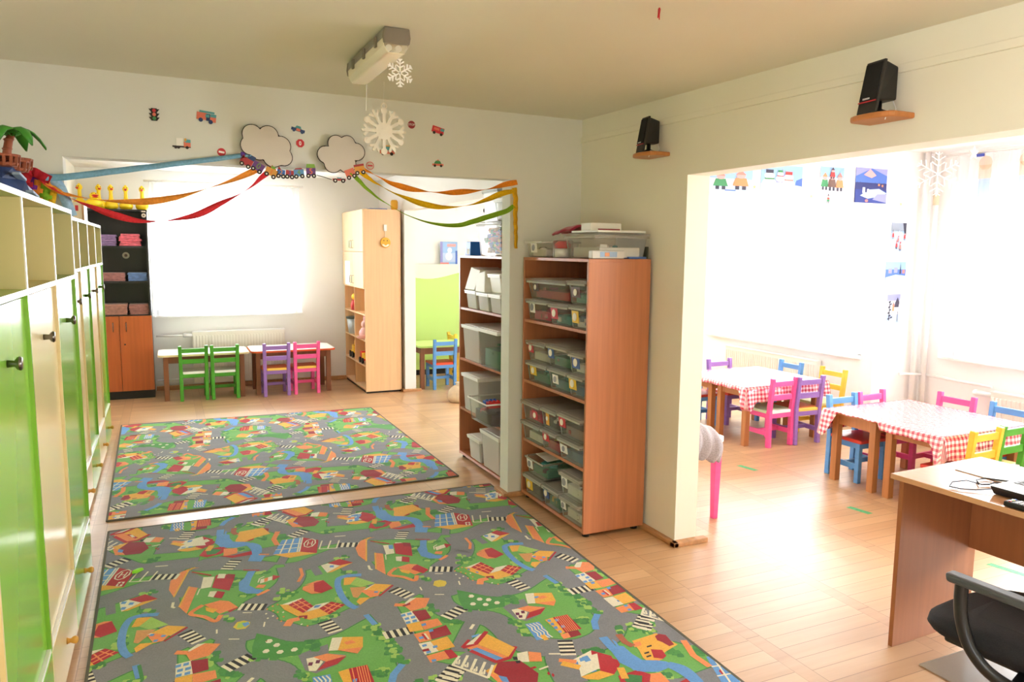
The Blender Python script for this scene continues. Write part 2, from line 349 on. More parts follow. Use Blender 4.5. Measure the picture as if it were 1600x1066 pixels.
for nm, x, y in (('riser', 5.94, 4.40), ('riser', 5.86, 4.44)):
    b = MB(); b.tube([(x, y, 0), (x, y, 2.5)], 0.022, 12); b.build(nm, WHITE, t)
b = MB(); b.tube([(5.955, 4.40, 0.61), (5.955, 3.80, 0.60)], 0.013); b.build('branch_pipe', WHITE, t)
b = MB(); b.tube([(5.72, 4.46, 0.62), (5.94, 4.40, 0.61)], 0.012); b.build('branch_pipe', WHITE, t)
b = MB(); b.tube([(5.94, 4.40, 2.06), (5.94, 4.40, 2.16)], 0.024, 12); b.build('joint_sleeve', mat('beige_sleeve', (226, 208, 180), 0.5), t)
t = tag((lambda b: (b.tube([(-0.15, 9.47, 0.12), (0.24, 9.47, 0.12)], 0.010), b.build('skirting_pipe', WHITE))[1])(MB()), 'thin white pipe low on the wall between black cabinet and radiator', 'pipe')
# ------------------------------------------------------------------ lockers along the left side
GREEN = mat('green_laminate', (132, 186, 62), 0.22, 0.5, coat=0.3); CREAM = mat('cream_laminate', (226, 208, 158), 0.22, 0.5, coat=0.3)
EDGE = mat('white_edge_band', (243, 243, 236), 0.3); GIN = mat('green_laminate_inside', (176, 194, 120), 0.4); CIN = mat('cream_laminate_inside', (214, 204, 150), 0.4)
KNOB = mat('dark_chrome', (120, 116, 110), 0.2, metal=1.0); BRASSW = mat('golden_wood_knob', (206, 152, 62), 0.3)
def locker(y0, y1, xf, col, label, grp):
    """one locker column: open cubby on top, tall door, drawer; its front faces +X"""
    m, mi = (GREEN, GIN) if col == 'g' else (CREAM, CIN)
    t = thing('locker', label, 'locker', (xf, (y0+y1)/2, 0), 0, grp); hw = (y1-y0)/2; xb = -0.855-xf; e = 0.009
    b = MB(); b.box(xb, -0.004, -hw, -hw+e, 1.512, 1.80); b.box(xb, -0.004, hw-e, hw, 1.512, 1.80); b.box(xb, xb+0.01, -hw+e, hw-e, 0.03, 1.80); b.build('body', CIN, t)
    B1('top_board', mi, t, xb, -0.004, -hw, hw, 1.802, 1.82); B1('shelf', mi, t, xb, -0.004, -hw, hw, 1.494, 1.512); B1('base', mi, t, xb, -0.022, -hw, hw, 0.0, 0.03); s_ = 0.013
    for y0_, y1_ in ((-hw, -hw+s_), (hw-s_, hw)): b = MB(); b.prism([(xb,0.03),(-0.022,0.03),(-0.022,0.29),(0,0.29),(0,1.494),(xb,1.494)], y0_, y1_, 'y'); b.build('side_panel', m, t)
    b = MB(); b.box(-0.004, 0, -hw, -hw+e, 1.494, 1.82); b.box(-0.004, 0, hw-e, hw, 1.494, 1.82); b.box(-0.004, 0, -hw+e, hw-e, 1.802, 1.82); b.box(-0.004, 0, -hw+e, hw-e, 1.494, 1.512)
    b.build('front_edging', EDGE, t)
    d = B1('door', m, t, -0.030, -0.012, -hw+s_+0.002, hw-s_-0.002, 0.306, 1.486, 0.0015)
    b = MB(); Q = Matrix.Rotation(R(90), 3, 'Y')
    b.lathe([(0.011,0),(0.009,0.018),(0.018,0.024),(0.021,0.032),(0.016,0.037),(0.001,0.038)], (-0.012, 0, 1.32), 16, 0, Q); b.build('knob', KNOB, d)
    d = B1('drawer', m, t, -0.02, 0, -hw+0.003, hw-0.003, 0.03, 0.284, 0.002)
    b = MB(); b.lathe([(0.013,0),(0.011,0.006),(0.008,0.012),(0.014,0.022),(0.016,0.030),(0.011,0.037),(0.001,0.039)], (0, 0, 0.15), 16, 0, Q); b.build('knob', BRASSW, d)
    B1('rail', EDGE, t, -0.034, -0.001, -hw+s_, hw-s_, 0.288, 0.302)
    return t
G1, G2 = 'lockers in the near room', 'lockers in the far room'
locker(3.525, 4.22, -0.405, 'g', 'green locker under the pinned ribbons, last before the far room', G1)
locker(2.83, 3.525, -0.405, 'c', 'cream locker in the near room under the palm tree toy', G1)
locker(2.135, 2.83, -0.405, 'g', 'large green locker cut by the left edge of the photo', G1)
locker(1.44, 2.135, -0.405, 'c', 'cream locker at the bottom left corner, only a sliver in view', G1)
locker(4.87, 5.475, -0.493, 'c', 'narrow sliver of cream locker just past the near green locker', G2)
locker(5.475, 6.08, -0.493, 'g', 'green locker in the far room, between two cream ones', G2)
locker(6.08, 6.68, -0.493, 'c', 'cream locker in the far room, second from the end of the row', G2)
locker(6.68, 7.29, -0.493, 'g', 'green locker at the far end of the row, nearest the black cabinet', G2)

# ------------------------------------------------------------------ black cabinet with orange doors
DK = mat('black_laminate', (44, 42, 44), 0.4); ORA = wood('orange_cherry_veneer', (182, 92, 44), 0.12, 0.35)
t = thing('cabinet', 'tall black open cabinet with orange wood doors below, yellow ducks on top', 'cabinet', (-0.485, 9.07, 0))
b = MB(); w = 0.315; d = 0.38
b.box(-w, -w+0.018, 0, d, 0.085, 2.04); b.box(w-0.018, w, 0, d, 0.085, 2.04); b.box(-w, w, d-0.01, d, 0.085, 2.04); b.box(-w, w, 0, d, 2.02, 2.04); b.box(-w, w, 0.01, d, 0.9, 0.915); b.box(-w+0.018, w-0.018, 0.012, d, 0.085, 0.10)
b.build('carcass', DK, t, 0.001)
for z in (1.278, 1.652): B1('shelf', DK, t, -w+0.018, w-0.018, 0.01, d-0.01, z-0.018, z)
B1('plinth', mat('black_plinth', (28, 26, 25), 0.5), t, -w, w, 0.005, d, 0, 0.085)
for x0, x1, hx in ((-w, -0.002, -0.06), (0.002, w, 0.065)):
    dr = B1('door', ORA, t, x0, x1, -0.018, 0, 0.09, 0.905, 0.0015)
    b = MB(); b.tube([(hx, -0.02, 0.74), (hx, -0.045, 0.745), (hx, -0.045, 0.835), (hx, -0.02, 0.84)], 0.005, 8); b.build('handle', KNOB, dr)
b = MB(); b.disc((0.045, -0.0185, 0.60), 0.009, 12); b.build('lock', BLACK, t)
BADGE = [mat('badge_cream', (214, 204, 186), 0.6), mat('badge_brown', (120, 96, 84), 0.6)]
for bx, by, bz, r in ((0.080, d-0.0105, 1.55, 0.036), (0.285, -0.0005, 1.98, 0.022)):
    b = MB(); b.disc((bx, by, bz), r, 24, 0, 'y', 0.002); b.disc((bx, by-0.002, bz), r*0.45, 16, 1, 'y', 0.001)
    if r < 0.03: b.box(bx-0.02, bx+0.02, by-0.002, by, bz+0.035, bz+0.047, 0)
    b.build('badge', BADGE, t)

# folded cloths on the black shelves
def stack(name, label, n, x0, x1, z0, col, grp, jitter=0.006, th=0.02, col2=None):
    """each folded piece of a stack is a thing of its own; label carries its place in the stack"""
    ms = mat(col[0], col[1], 0.9, 0.1, noise=0.25, nscale=(30, 30, 60), sheen=0.3)
    words = {1: ['single'], 2: ['lower', 'upper'], 3: ['bottom', 'middle', 'top'], 4: ['bottom', 'second lowest', 'second highest', 'top'], 5: ['bottom', 'second lowest', 'middle', 'second highest', 'top']}[n]
    for k in range(n):
        b = MB(); ja, jb = random.uniform(-jitter, jitter), random.uniform(-jitter, jitter); y0 = 9.10+random.uniform(0, .01); z = z0+k*th
        b.box(x0+ja, x1+jb, y0, y0+0.24, z+0.001, z+th*0.52); b.box(x0+ja+0.004, x1+jb-0.003, y0+0.004, y0+0.236, z+th*0.52, z+th)
        o = b.build(name, ms, None, 0.005); tag(o, label.format(words[k]), 'cloth', grp)
stack('folded_cloth', '{} lilac folded cloth in the purple stack on the upper black shelf', 5, -0.66, -0.475, 1.653, ('lilac_cloth', (150, 120, 165)), 'folded cloths in the black cabinet', th=0.024)
stack('folded_cloth', '{} pink folded cloth in the pink stack on the upper black shelf', 5, -0.443, -0.24, 1.653, ('pink_cloth', (226, 112, 128)), 'folded cloths in the black cabinet', 0.012, 0.026)
stack('folded_cloth', '{} plaid folded cloth left of the blue stack on the middle black shelf', 4, -0.66, -0.405, 1.279, ('plaid_cloth', (170, 116, 112)), 'folded cloths in the black cabinet', th=0.022)
stack('folded_cloth', '{} blue folded cloth in the blue stack on the middle black shelf', 4, -0.385, -0.195, 1.279, ('blue_cloth', (112, 140, 190)), 'folded cloths in the black cabinet', th=0.022)
stack('folded_cloth', '{} plaid folded cloth in the left stack right above the orange doors', 5, -0.66, -0.405, 0.916, ('plaid_cloth2', (176, 128, 112)), 'folded cloths in the black cabinet', th=0.023)
stack('folded_cloth', '{} plaid folded cloth in the right stack right above the orange doors', 5, -0.385, -0.19, 0.916, ('plaid_cloth3', (168, 118, 108)), 'folded cloths in the black cabinet', th=0.022)

# ------------------------------------------------------------------ light wood cabinet in the far room
BEECH = wood('light_beech', (236, 196, 150), 0.06, 0.3); BEECH2 = wood('beech_front', (244, 214, 172), 0.05, 0.25)
t = thing('cabinet', 'tall light beech cabinet with upper doors and eight open cubbies beside the white pillar', 'cabinet', (2.022, 8.42, 0))
W, D, HH = 0.425, 1.06, 2.09
b = MB(); b.box(0, W, 0, 0.018, 0.02, HH); b.box(0, W, D-0.018, D, 0.02, HH); b.box(W-0.008, W, 0, D, 0.02, HH); b.box(0, W-.008, 0.018, D-0.018, HH-0.02, HH); b.box(0.0, W-.008, 0.018, D-0.018, 0.03, 0.05); b.box(0, W-.008, 0.018, D-0.018, 1.195, 1.213)
b.build('carcass', BEECH, t, 0.001)
b = MB(); b.box(0.01, W-0.02, 0.01, D-0.01, 0, 0.03); b.build('plinth', BLACK, t)
B1('divider', BEECH, t, 0, W-0.01, D/2-0.009, D/2+0.009, 0.05, 1.195)
for z in (0.312, 0.605, 0.90): B1('shelf', BEECH, t, 0.002, W-0.01, 0.018, D-0.018, z-0.009, z+0.009)
for y0, y1, hy in ((0.002, D/2-0.0015, D/2-0.05), (D/2+0.0015, D-0.002, D/2+0.05)):
    for z0, z1, hz in ((1.205, 1.612, 1.29), (1.616, 2.085, 1.70)):
        dr = B1('door', BEECH2, t, -0.018, 0, y0, y1, z0, z1, 0.0015)
        b = MB(); b.tube([(-0.018, hy, hz-0.045), (-0.04, hy, hz-0.04), (-0.04, hy, hz+0.04), (-0.018, hy, hz+0.045)], 0.005, 8); b.build('handle', STEEL, dr)
b = MB(); b.box(-0.02, -0.0185, 0.66, 0.92, 1.215, 1.50, 0)
for k in range(5): b.box(-0.021, -0.02, 0.74+0.01*k, 0.84-0.008*k, 1.27+k*0.03, 1.285+k*0.03, 1)
tag(b.build('notice_sheet', [PAPER, mat('pale_print', (200, 214, 214), 0.7)], None, 0, (2.022, 8.42, 0)), 'white notice sheet stuck on the light beech cabinet door', 'paper')
b = MB(); b.box(2.10, 2.30, 8.46, 8.74, HH+0.001, HH+0.012); tag(b.build('folder', mat('blue_folder', (70, 110, 180), 0.5), None, 0.001), 'flat blue folder lying on top of the light beech cabinet', 'folder')
tag((lambda b: (b.lathe([(0.035,0),(0.042,0.03),(0.042,0.09),(0.03,0.11),(0.001,0.112)], (2.385, 8.47, HH+0.001)), b.build('yellow_jar', mat('amber_plastic', (236, 176, 50), 0.35)))[1])(MB()), 'small yellow jar on the right corner of the light beech cabinet', 'jar')
# smiling face ornament on the cabinet side
t = thing('hanging_ornament', 'round yellow smiling ornament hanging on the side of the beech cabinet', 'ornament', (2.262, 8.417, 1.72))
b = MB(); b.disc((0, -0.004, 0), 0.058, 28, 0, 'y', 0.012); b.build('face', mat('ornament_yellow', (240, 176, 50), 0.4), t, 0.004)
b = MB(); b.prism([(0.045*math.cos(a), 0.045*math.sin(a)-0.004) for a in [R(200+14*k) for k in range(11)]]+[(0.02*math.cos(a), 0.02*math.sin(a)-0.012) for a in [R(340-14*k) for k in range(11)]], -0.019, -0.016, 'y'); b.build('mouth', mat('ornament_cream', (250, 236, 214), 0.5), t)
b = MB(); b.ball((-0.02, -0.018, 0.022), 0.006); b.ball((0.02, -0.018, 0.022), 0.006); b.build('eyes', BLACK, t)
b = MB(); b.tube([(0, -0.005, 0.055), (0, -0.005, 0.15)], 0.0025, 6); b.box(-0.016, 0.016, -0.012, 0, 0.13, 0.20); b.build('hook', WHITE, t)

# toys in the beech cabinet's cubbies
def colmat(n, c, r=0.35): return mat(n, c, r)
RED = colmat('toy_red', (206, 40, 40)); YEL = colmat('toy_yellow', (246, 196, 40)); BLU = colmat('toy_blue', (50, 100, 190)); GRN = colmat('toy_green', (70, 160, 60)); PNK = colmat('toy_pink', (240, 190, 190), 0.7)
t = thing('toy_figure', 'red and yellow toy figure in the top left cubby of the beech cabinet', 'toy', (2.065, 9.12, 0.91))
b = MB(); b.lathe([(0.045,0),(0.05,0.06),(0.035,0.12),(0.001,0.125)]); b.build('body', RED, t); b = MB(); b.ball((0,0,0.16), 0.042); b.build('head', YEL, t)
t = thing('bucket', 'grey toy bucket with a dark rim in the second left cubby of the beech cabinet', 'bucket', (2.085, 9.22, 0.615))
b = MB(); b.lathe([(0.075,0),(0.10,0.19),(0.094,0.19),(0.07,0.01)], n=24); b.build('shell', colmat('grey_plastic', (176, 182, 184)), t); b = MB(); b.lathe([(0.102,0.185),(0.108,0.185),(0.108,0.205),(0.09,0.205)], n=24); b.build('rim', colmat('dark_rim', (70, 84, 74)), t)
t = thing('stuffed_rabbit', 'pink soft toy rabbit in the second right cubby of the beech cabinet', 'soft toy', (2.065, 8.62, 0.615))
b = MB(); b.ball((0,0,0.07), (0.06,0.06,0.07)); b.ball((0,0,0.165), (0.045,0.048,0.045)); b.ball((-0.03,0.05,0.05),(0.03,0.025,0.05)); b.ball((-0.05,-0.05,0.02),(0.06,0.022,0.02)); b.build('body', PNK, t)
b = MB(); b.ball((0,0.025,0.225),(0.014,0.016,0.045)); b.ball((0,-0.03,0.222),(0.014,0.016,0.045)); b.build('ears', PNK, t)
t = thing('toy_digger', 'yellow toy digger with black wheels in the third left cubby of the beech cabinet', 'toy', (2.085, 9.18, 0.322))
b = MB(); b.box(-0.05,0.05,-0.09,0.09,0.045,0.085); b.box(-0.04,0.04,-0.05,0.05,0.085,0.15); b.bar((0,0.07,0.08),(0,0.02,0.2),0.02,0.025); b.bar((0,0.02,0.2),(0,-0.06,0.19),0.02,0.02); b.build('body', YEL, t, 0.004)
for y in (-0.06, 0.06):
    for x in (-0.052, 0.052): b = MB(); b.disc((x+0.012, y, 0.04), 0.04, 18, 0, 'x', 0.024); b.build('wheel', BLACK, t)
t = thing('toy_truck', 'red and yellow toy truck in the third right cubby of the beech cabinet', 'toy', (2.085, 8.66, 0.322))
b = MB(); b.box(-0.05,0.05,-0.10,0.10,0.035,0.06); b.box(-0.05,0.05,0.02,0.10,0.06,0.13); b.build('cab', RED, t, 0.004); b = MB(); b.box(-0.05,0.05,-0.10,0.01,0.06,0.12); b.build('bed', YEL, t, 0.003)
for y in (-0.065, 0.06): b = MB(); b.disc((-0.048, y, 0.034), 0.033, 18, 0, 'x', 0.02); b.disc((0.068, y, 0.034), 0.033, 18, 0, 'x', 0.02); b.build('wheels', BLACK, t)

# ------------------------------------------------------------------ brown open shelf units
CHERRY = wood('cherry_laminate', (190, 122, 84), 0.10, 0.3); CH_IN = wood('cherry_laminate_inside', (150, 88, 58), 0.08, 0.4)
def shelf_unit(label, x0, y0, y1, w, h=1.605):
    t = thing('shelf_unit', label, 'shelf', (x0, y0, 0), 0, 'brown shelf units full of boxes'); L = y1-y0
    b = MB(); b.box(0, w, 0, 0.018, 0.025, h-0.018); b.build('side_panel', CHERRY, t, 0.0012)
    b = MB(); b.box(0, w, L-0.018, L, 0.025, h-0.018); b.build('side_panel', CHERRY, t, 0.0012)
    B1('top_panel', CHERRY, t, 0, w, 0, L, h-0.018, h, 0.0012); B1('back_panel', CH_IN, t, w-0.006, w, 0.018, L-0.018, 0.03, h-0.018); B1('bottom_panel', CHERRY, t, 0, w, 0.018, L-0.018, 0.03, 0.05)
    for z in (0.40, 0.795, 1.195): B1('shelf', CHERRY, t, 0.003, w-0.006, 0.018, L-0.018, z-0.009, z+0.009, 0.0012)
    for x, y in ((0.04,0.04),(w-0.04,0.04),(0.04,L-0.04),(w-0.04,L-0.04)): b = MB(); b.lathe([(0.022,0),(0.022,0.027)], (x,y,0), 14); b.build('foot', BLACK, t)
    return t
shelf_unit('brown shelf unit full of clear boxes standing against the right wall', 2.118, 3.622, 4.462, 0.41)
shelf_unit('brown shelf unit in the far room, partly hidden behind the pillar', 2.083, 4.70, 5.56, 0.385)

# ------------------------------------------------------------------ children's chairs
CC = {'green': (74, 160, 44), 'purple': (150, 112, 184), 'pink': (240, 92, 158), 'blue': (92, 152, 214), 'yellow': (236, 196, 66)}
def cmat(c): return mat(c+'_chair_paint', CC[c], 0.38, 0.5, noise=0.07, nscale=(6,6,30))
SEATS = {'white': (232, 238, 226), 'red': (206, 56, 40), 'pale_green': (206, 224, 186), 'orange': (222, 104, 50), 'cream_yellow': (238, 230, 150)}
APRON = {'yellow': (244, 204, 88), 'red': (236, 84, 52)}
def chair_proto(loc, label):
    t = thing('kids_chair', label, 'chair', loc); PAINT = cmat('green')
    for sx in (-1, 1):
        b = MB(); x = sx*0.127
        b.bar((x,-0.14,0),(x,-0.135,0.31),0.036,0.04); b.bar((x,-0.135,0.30),(x+sx*0.004,-0.165,0.60),0.036,0.036); b.build('leg', PAINT, t, 0.005)
    for sx in (-1, 1):
        b = MB(); b.bar((sx*0.125,0.125,0),(sx*0.125,0.125,0.292),0.036,0.036); b.build('leg', PAINT, t, 0.004)
    b = MB(); b.bar((-0.112,-0.160,0.548),(0.112,-0.160,0.548),0.045,0.02,0,(0,0,1)); b.bar((-0.112,-0.147,0.43),(0.112,-0.147,0.43),0.048,0.02,0,(0,0,1)); b.build('backrest', PAINT, t, 0.003)
    b = MB(); b.box(-0.11,0.11,-0.148,-0.128,0.252,0.292); b.box(-0.11,0.11,0.118,0.138,0.252,0.292)
    b.box(-0.137,-0.117,-0.12,0.11,0.252,0.292); b.box(0.117,0.137,-0.12,0.11,0.252,0.292); b.build('seat_frame', PAINT, t, 0.002)
    for sx in (-1, 1): b = MB(); b.box(sx*0.127-0.010,sx*0.127+0.010,-0.12,0.11,0.10,0.14); b.build('stretcher', PAINT, t, 0.002)
    b = MB(); b.box(-0.11,0.11,-0.012,0.010,0.105,0.138); b.build('stretcher', PAINT, t, 0.002)
    b = MB(); b.box(-0.145,0.145,-0.118,0.155,0.292,0.318); b.build('seat', mat('seat_white', SEATS['white'], 0.35), t, 0.006)
    b = MB(); b.box(-0.106,0.106,-0.150,-0.118,0.292,0.318); b.build('seat_edge', mat('edge_white', (240, 244, 240), 0.35), t, 0.004)
    return t
FAR, RGT = 'small chairs at the white tables', 'small chairs at the gingham tables'
PROTO = chair_proto((0.222, 8.855, 0), 'green chair with white seat, the left one of the two green chairs'); PROTO['group'] = FAR; first = [True]
def chair(x, y, deg, col, seat, label, grp, edge=None):
    t = copy_thing(PROTO); t.location = (x, y, 0); t.rotation_euler = (0,0,R(deg)); t['label'] = label; t['group'] = grp
    for c in t.children:
        n = c.name.split('.')[0]
        if n == 'seat': recolor(c, mat('seat_'+seat, SEATS[seat], 0.35))
        elif n == 'seat_edge': recolor(c, mat('edge_'+edge, APRON[edge], 0.4) if edge else mat('edge_white', (240,244,240), 0.35))
        else: recolor(c, cmat(col))
    return t
chair(0.534, 8.84, 1, 'green', 'white', 'green chair with white seat, the right one of the two green chairs', FAR)
chair(1.067, 8.785, 2, 'purple', 'orange', 'purple chair with orange seat standing beside the pink chair at the white tables', FAR, 'yellow')
chair(1.397, 8.815, 3, 'pink', 'orange', 'pink chair pushed in at the orange edged white table', FAR, 'yellow')
chair(2.95, 8.50, 0, 'blue', 'red', 'blue chair with red seat at the pale green table behind the white pillar', FAR, 'red')
chair(3.42, 8.95, -90, 'yellow', 'white', 'yellow chair mostly hidden behind the far brown shelf unit', FAR)
chair(4.71, 4.925, 2, 'pink', 'pale_green', 'pink chair with pale green seat beside a purple one at the left gingham table', RGT)
chair(5.004, 4.905, -2, 'purple', 'orange', 'purple chair with orange seat at the near side of the left gingham table', RGT, 'yellow')
chair(5.39, 5.01, 90, 'yellow', 'cream_yellow', 'yellow chair at the window side of the left gingham table, behind the purple chair', RGT)
chair(5.36, 5.50, 90, 'blue', 'red', 'blue chair by the radiator at the window side of the left gingham table', RGT)
chair(4.955, 5.72, 180, 'purple', 'red', 'purple chair at the far side of the left gingham table', RGT)
chair(4.60, 5.74, 180, 'blue', 'red', 'blue chair at the left gingham table, almost hidden by the pillar edge', RGT)
chair(4.60, 3.895, 180, 'blue', 'red', 'blue chair with red seat tucked under the left end of the right gingham table', RGT)
chair(4.92, 3.90, 182, 'pink', 'red', 'pink chair beside the blue one at the far side of the right gingham table', RGT)
chair(5.225, 3.69, 92, 'pink', 'red', 'pink chair at the window side of the right gingham table', RGT)
chair(5.225, 3.28, 92, 'blue', 'red', 'blue chair cut by the right edge of the photo, near the white radiator', RGT)
chair(4.485, 3.035, 2, 'yellow', 'red', 'yellow chair right behind the teacher desk', RGT, 'yellow')
chair(4.80, 3.06, 2, 'green', 'cream_yellow', 'green chair at the right photo edge, next to the yellow one behind the desk', RGT)

# ------------------------------------------------------------------ children's tables
BRN = wood('brown_stained_wood', (134, 84, 54), 0.1, 0.45); PINE = wood('varnished_pine', (176, 116, 66), 0.12, 0.4)
def rrect(x0, x1, y0, y1, r, n=5):
    p = []
    for cx, cy, a in ((x1-r,y1-r,0),(x0+r,y1-r,90),(x0+r,y0+r,180),(x1-r,y0+r,270)):
        for k in range(n+1): p.append((cx+r*math.cos(R(a+90*k/n)), cy+r*math.sin(R(a+90*k/n))))
    return p
def table(label, x0, x1, y0, y1, z, topm, edgem, legm, grp, inset=0.05, r=0.06, leg=0.05):
    cx, cy = (x0+x1)/2, (y0+y1)/2; t = thing('kids_table', label, 'table', (cx, cy, 0), 0, grp); a, c = (x1-x0)/2, (y1-y0)/2
    b = MB(); b.prism(rrect(-a,a,-c,c,r), z-0.022, z-0.003); b.build('edge_band', edgem, t)
    b = MB(); b.prism(rrect(-a+0.004,a-0.004,-c+0.004,c-0.004,r), z-0.003, z); b.build('tabletop', topm, t)
    i = inset+leg/2
    for sx, sy in ((-1,-1),(1,-1),(1,1),(-1,1)): b = MB(); x, y = sx*(a-i), sy*(c-i); b.box(x-leg/2,x+leg/2,y-leg/2,y+leg/2,0,z-0.022); b.build('leg', legm, t, 0.003)
    b = MB(); e = 0.009
    for sy in (-1,1): b.box(-a+i,a-i,sy*(c-i)-e,sy*(c-i)+e,z-0.10,z-0.022)
    for sx in (-1,1): b.box(sx*(a-i)-e,sx*(a-i)+e,-c+i,c-i,z-0.10,z-0.022)
    b.build('apron', legm, t); return t
TOPW = mat('white_tabletop', (246, 244, 236), 0.3)
table('white topped table with pale edge behind the two green chairs', -0.125, 0.795, 8.72, 9.25, 0.505, TOPW, mat('pale_edge', (238, 222, 176), 0.4), BRN, 'white tables under the far window')
table('white topped table with orange edge behind the purple and pink chairs', 0.815, 1.745, 8.72, 9.27, 0.505, TOPW, mat('orange_edge', (228, 96, 40), 0.4), BRN, 'white tables under the far window')
table('pale green topped table behind the blue chair with red seat', 2.66, 3.55, 8.42, 8.98, 0.515, mat('pale_green_top', (206, 240, 140), 0.3), mat('pale_green_edge', (196, 230, 130), 0.4), BRN, 'tables', 0.02)
GT = 'wooden tables under gingham cloths'
table('wooden table half of the left gingham pair, nearer the room', 4.40, 5.30, 4.865, 5.30, 0.52, PINE, PINE, PINE, GT, 0.03, 0.05)
table('wooden table half of the left gingham pair, nearer the far window', 4.40, 5.30, 5.315, 5.72, 0.52, PINE, PINE, PINE, GT, 0.03, 0.05)
table('wooden table half of the right gingham pair with bare end over the blue chair', 4.345, 5.20, 3.53, 3.96, 0.52, PINE, PINE, PINE, GT, 0.03, 0.05)
table('wooden table half of the right gingham pair, nearer the desk', 4.345, 5.20, 3.05, 3.51, 0.52, PINE, PINE, PINE, GT, 0.03, 0.05)
def cloth(label, x0, x1, y0, y1, z, drop, seed):
    """oilcloth over a pair of tables; drop(side, s) is how far it hangs along each edge"""
    b = MB(); b.uv = []; rnd = random.Random(seed); n = 44
    def V(p, uv): b.uv.append(uv); return b.pv(p)
    G = [[V((x0+(x1-x0)*i/n, y0+(y1-y0)*j/n, z+0.0015*math.sin(i*1.7)*math.sin(j*1.3)), (x0+(x1-x0)*i/n, y0+(y1-y0)*j/n)) for j in range(n+1)] for i in range(n+1)]
    for i in range(n):
        for j in range(n): b.face((G[i][j],G[i+1][j],G[i+1][j+1],G[i][j+1]), 0, True)
    edge = {}
    for side in 'LRNF':
        rows = []; edge[side] = rows
        for k in range(n+1):
            s = k/n; d = drop(side, s); row = []
            for q in range(7):
                f = q/6; dz = d*f; fl = 0.010+0.028*f*d/0.2+0.009*f*math.sin(k*0.75+seed)
                if side == 'L': p = (x0-fl, y0+(y1-y0)*s, z-dz); uv = (x0-dz, y0+(y1-y0)*s)
                elif side == 'R': p = (x1+fl, y0+(y1-y0)*s, z-dz); uv = (x1+dz, y0+(y1-y0)*s)
                elif side == 'N': p = (x0+(x1-x0)*s, y0-fl, z-dz); uv = (x0+(x1-x0)*s, y0-dz)
                else: p = (x0+(x1-x0)*s, y1+fl, z-dz); uv = (x0+(x1-x0)*s, y1+dz)
                if q == 0:
                    row.append({'L': G[0][k], 'R': G[n][k], 'N': G[k][0], 'F': G[k][n]}[side])
                else: row.append(V(p, uv))
            rows.append(row)
        for A, C in zip(rows, rows[1:]):
            for q in range(6): b.face((A[q],C[q],C[q+1],A[q+1]), 0, True)
    for (s1, k1), (s2, k2) in ((('L',0),('N',0)), (('N',n),('R',0)), (('R',n),('F',n)), (('F',0),('L',n))):
        A, C = edge[s1][k1], edge[s2][k2]; mids = [A[0]]+[V([(b.v[A[q]][i]+b.v[C[q]][i])/2-(0.012*q/6*(1 if (k1 == 0 and i == 0) else 0)) for i in range(3)], b.uv[A[q]]) for q in range(1, 7)]
        for P_, Q_ in ((A, mids), (mids, C)):
            b.face((P_[0],P_[1],Q_[1]), 0, True)
            for q in range(1, 6): b.face((P_[q],P_[q+1],Q_[q+1],Q_[q]), 0, True)
    return tag(b.build('tablecloth', GING, None, 0, None, solid=0.0015), label, 'tablecloth', 'gingham tablecloths')
def drop1(side, s):
    if side == 'N': return 0.13+0.07*math.exp(-((s-0.02)/0.06)**2)
    if side == 'L': return 0.035+0.15*math.exp(-(s/0.05)**2)
    return 0.13
def drop2(side, s):
    if side == 'N': return 0.14+0.02*math.sin(s*9)
    if side == 'L': return 0.15*math.exp(-(s/0.05)**2)+0.045*(s < 0.5)+0.008+0.18*max(0, min(1, (s-0.86)/0.08))
    if side == 'F': return 0.17
    return 0.13
cloth('red gingham oilcloth on the left pair of tables, behind the pillar', 4.375, 5.315, 4.845, 5.735, 0.524, drop1, 1)
cloth('red gingham oilcloth on the right pair of tables, behind the desk', 4.325, 5.215, 3.035, 3.975, 0.524, drop2, 2)
# small pink table behind the pillar with a grey jacket over it
t = thing('kids_table', 'pink legged white table half hidden behind the right pillar', 'table', (2.90, 3.88, 0)); PK = cmat('pink')
b = MB(); b.prism(rrect(-0.165,0.185,-0.315,0.31,0.04), 0.49, 0.525); b.build('tabletop', WHITE, t, 0.004)
for x, y in ((0.145,-0.275),(0.145,0.27),(-0.125,-0.275),(-0.125,0.27)): b = MB(); b.hexa([(x-0.017,y-0.017,0),(x+0.017,y-0.017,0),(x+0.017,y+0.017,0),(x-0.017,y+0.017,0)],[(x-0.026,y-0.026,0.49),(x+0.026,y-0.026,0.49),(x+0.026,y+0.026,0.49),(x-0.026,y+0.026,0.49)]); b.build('leg', PK, t, 0.003)
b = MB(); b.box(-0.12,0.14,-0.285,-0.268,0.42,0.49); b.box(0.135,0.152,-0.25,0.25,0.42,0.49); b.build('apron', PK, t)
b = MB(); rows = []; SPARK = mat('grey_jacket_fabric', (158, 148, 150), 0.7, 0.3, noise=0.22, nscale=(140,140,140), bump=0.4, sheen=0.3)
prof = [(0.10,0.545,0.0),(0.03,0.605,0.02),(-0.04,0.612,0.03),(-0.10,0.585,0.04),(-0.145,0.535,0.03),(-0.16,0.48,0.02),(-0.155,0.435,0.0),(-0.15,0.405,0.0)]
for k, (y, z, e) in enumerate(prof):
    row = []
    for j in range(19):
        s = j/18; f = max(0, (k-4)/3); x = -0.14+(0.29-0.035*f)*s
        fold = 0.014*math.sin(j*1.25+k*0.9)+0.006*math.sin(j*2.9+k)
        row.append(b.pv((x, -0.19+y+fold, z+e*math.sin(s*PI)*0.5-0.055*s*s*(1-f)-f*0.07*(s-0.55)+0.010*math.sin(j*1.1+k*1.3))))
    rows.append(row)
for A, C in zip(rows, rows[1:]):
    for j in range(18): b.face((A[j],A[j+1],C[j+1],C[j]), 0, True)
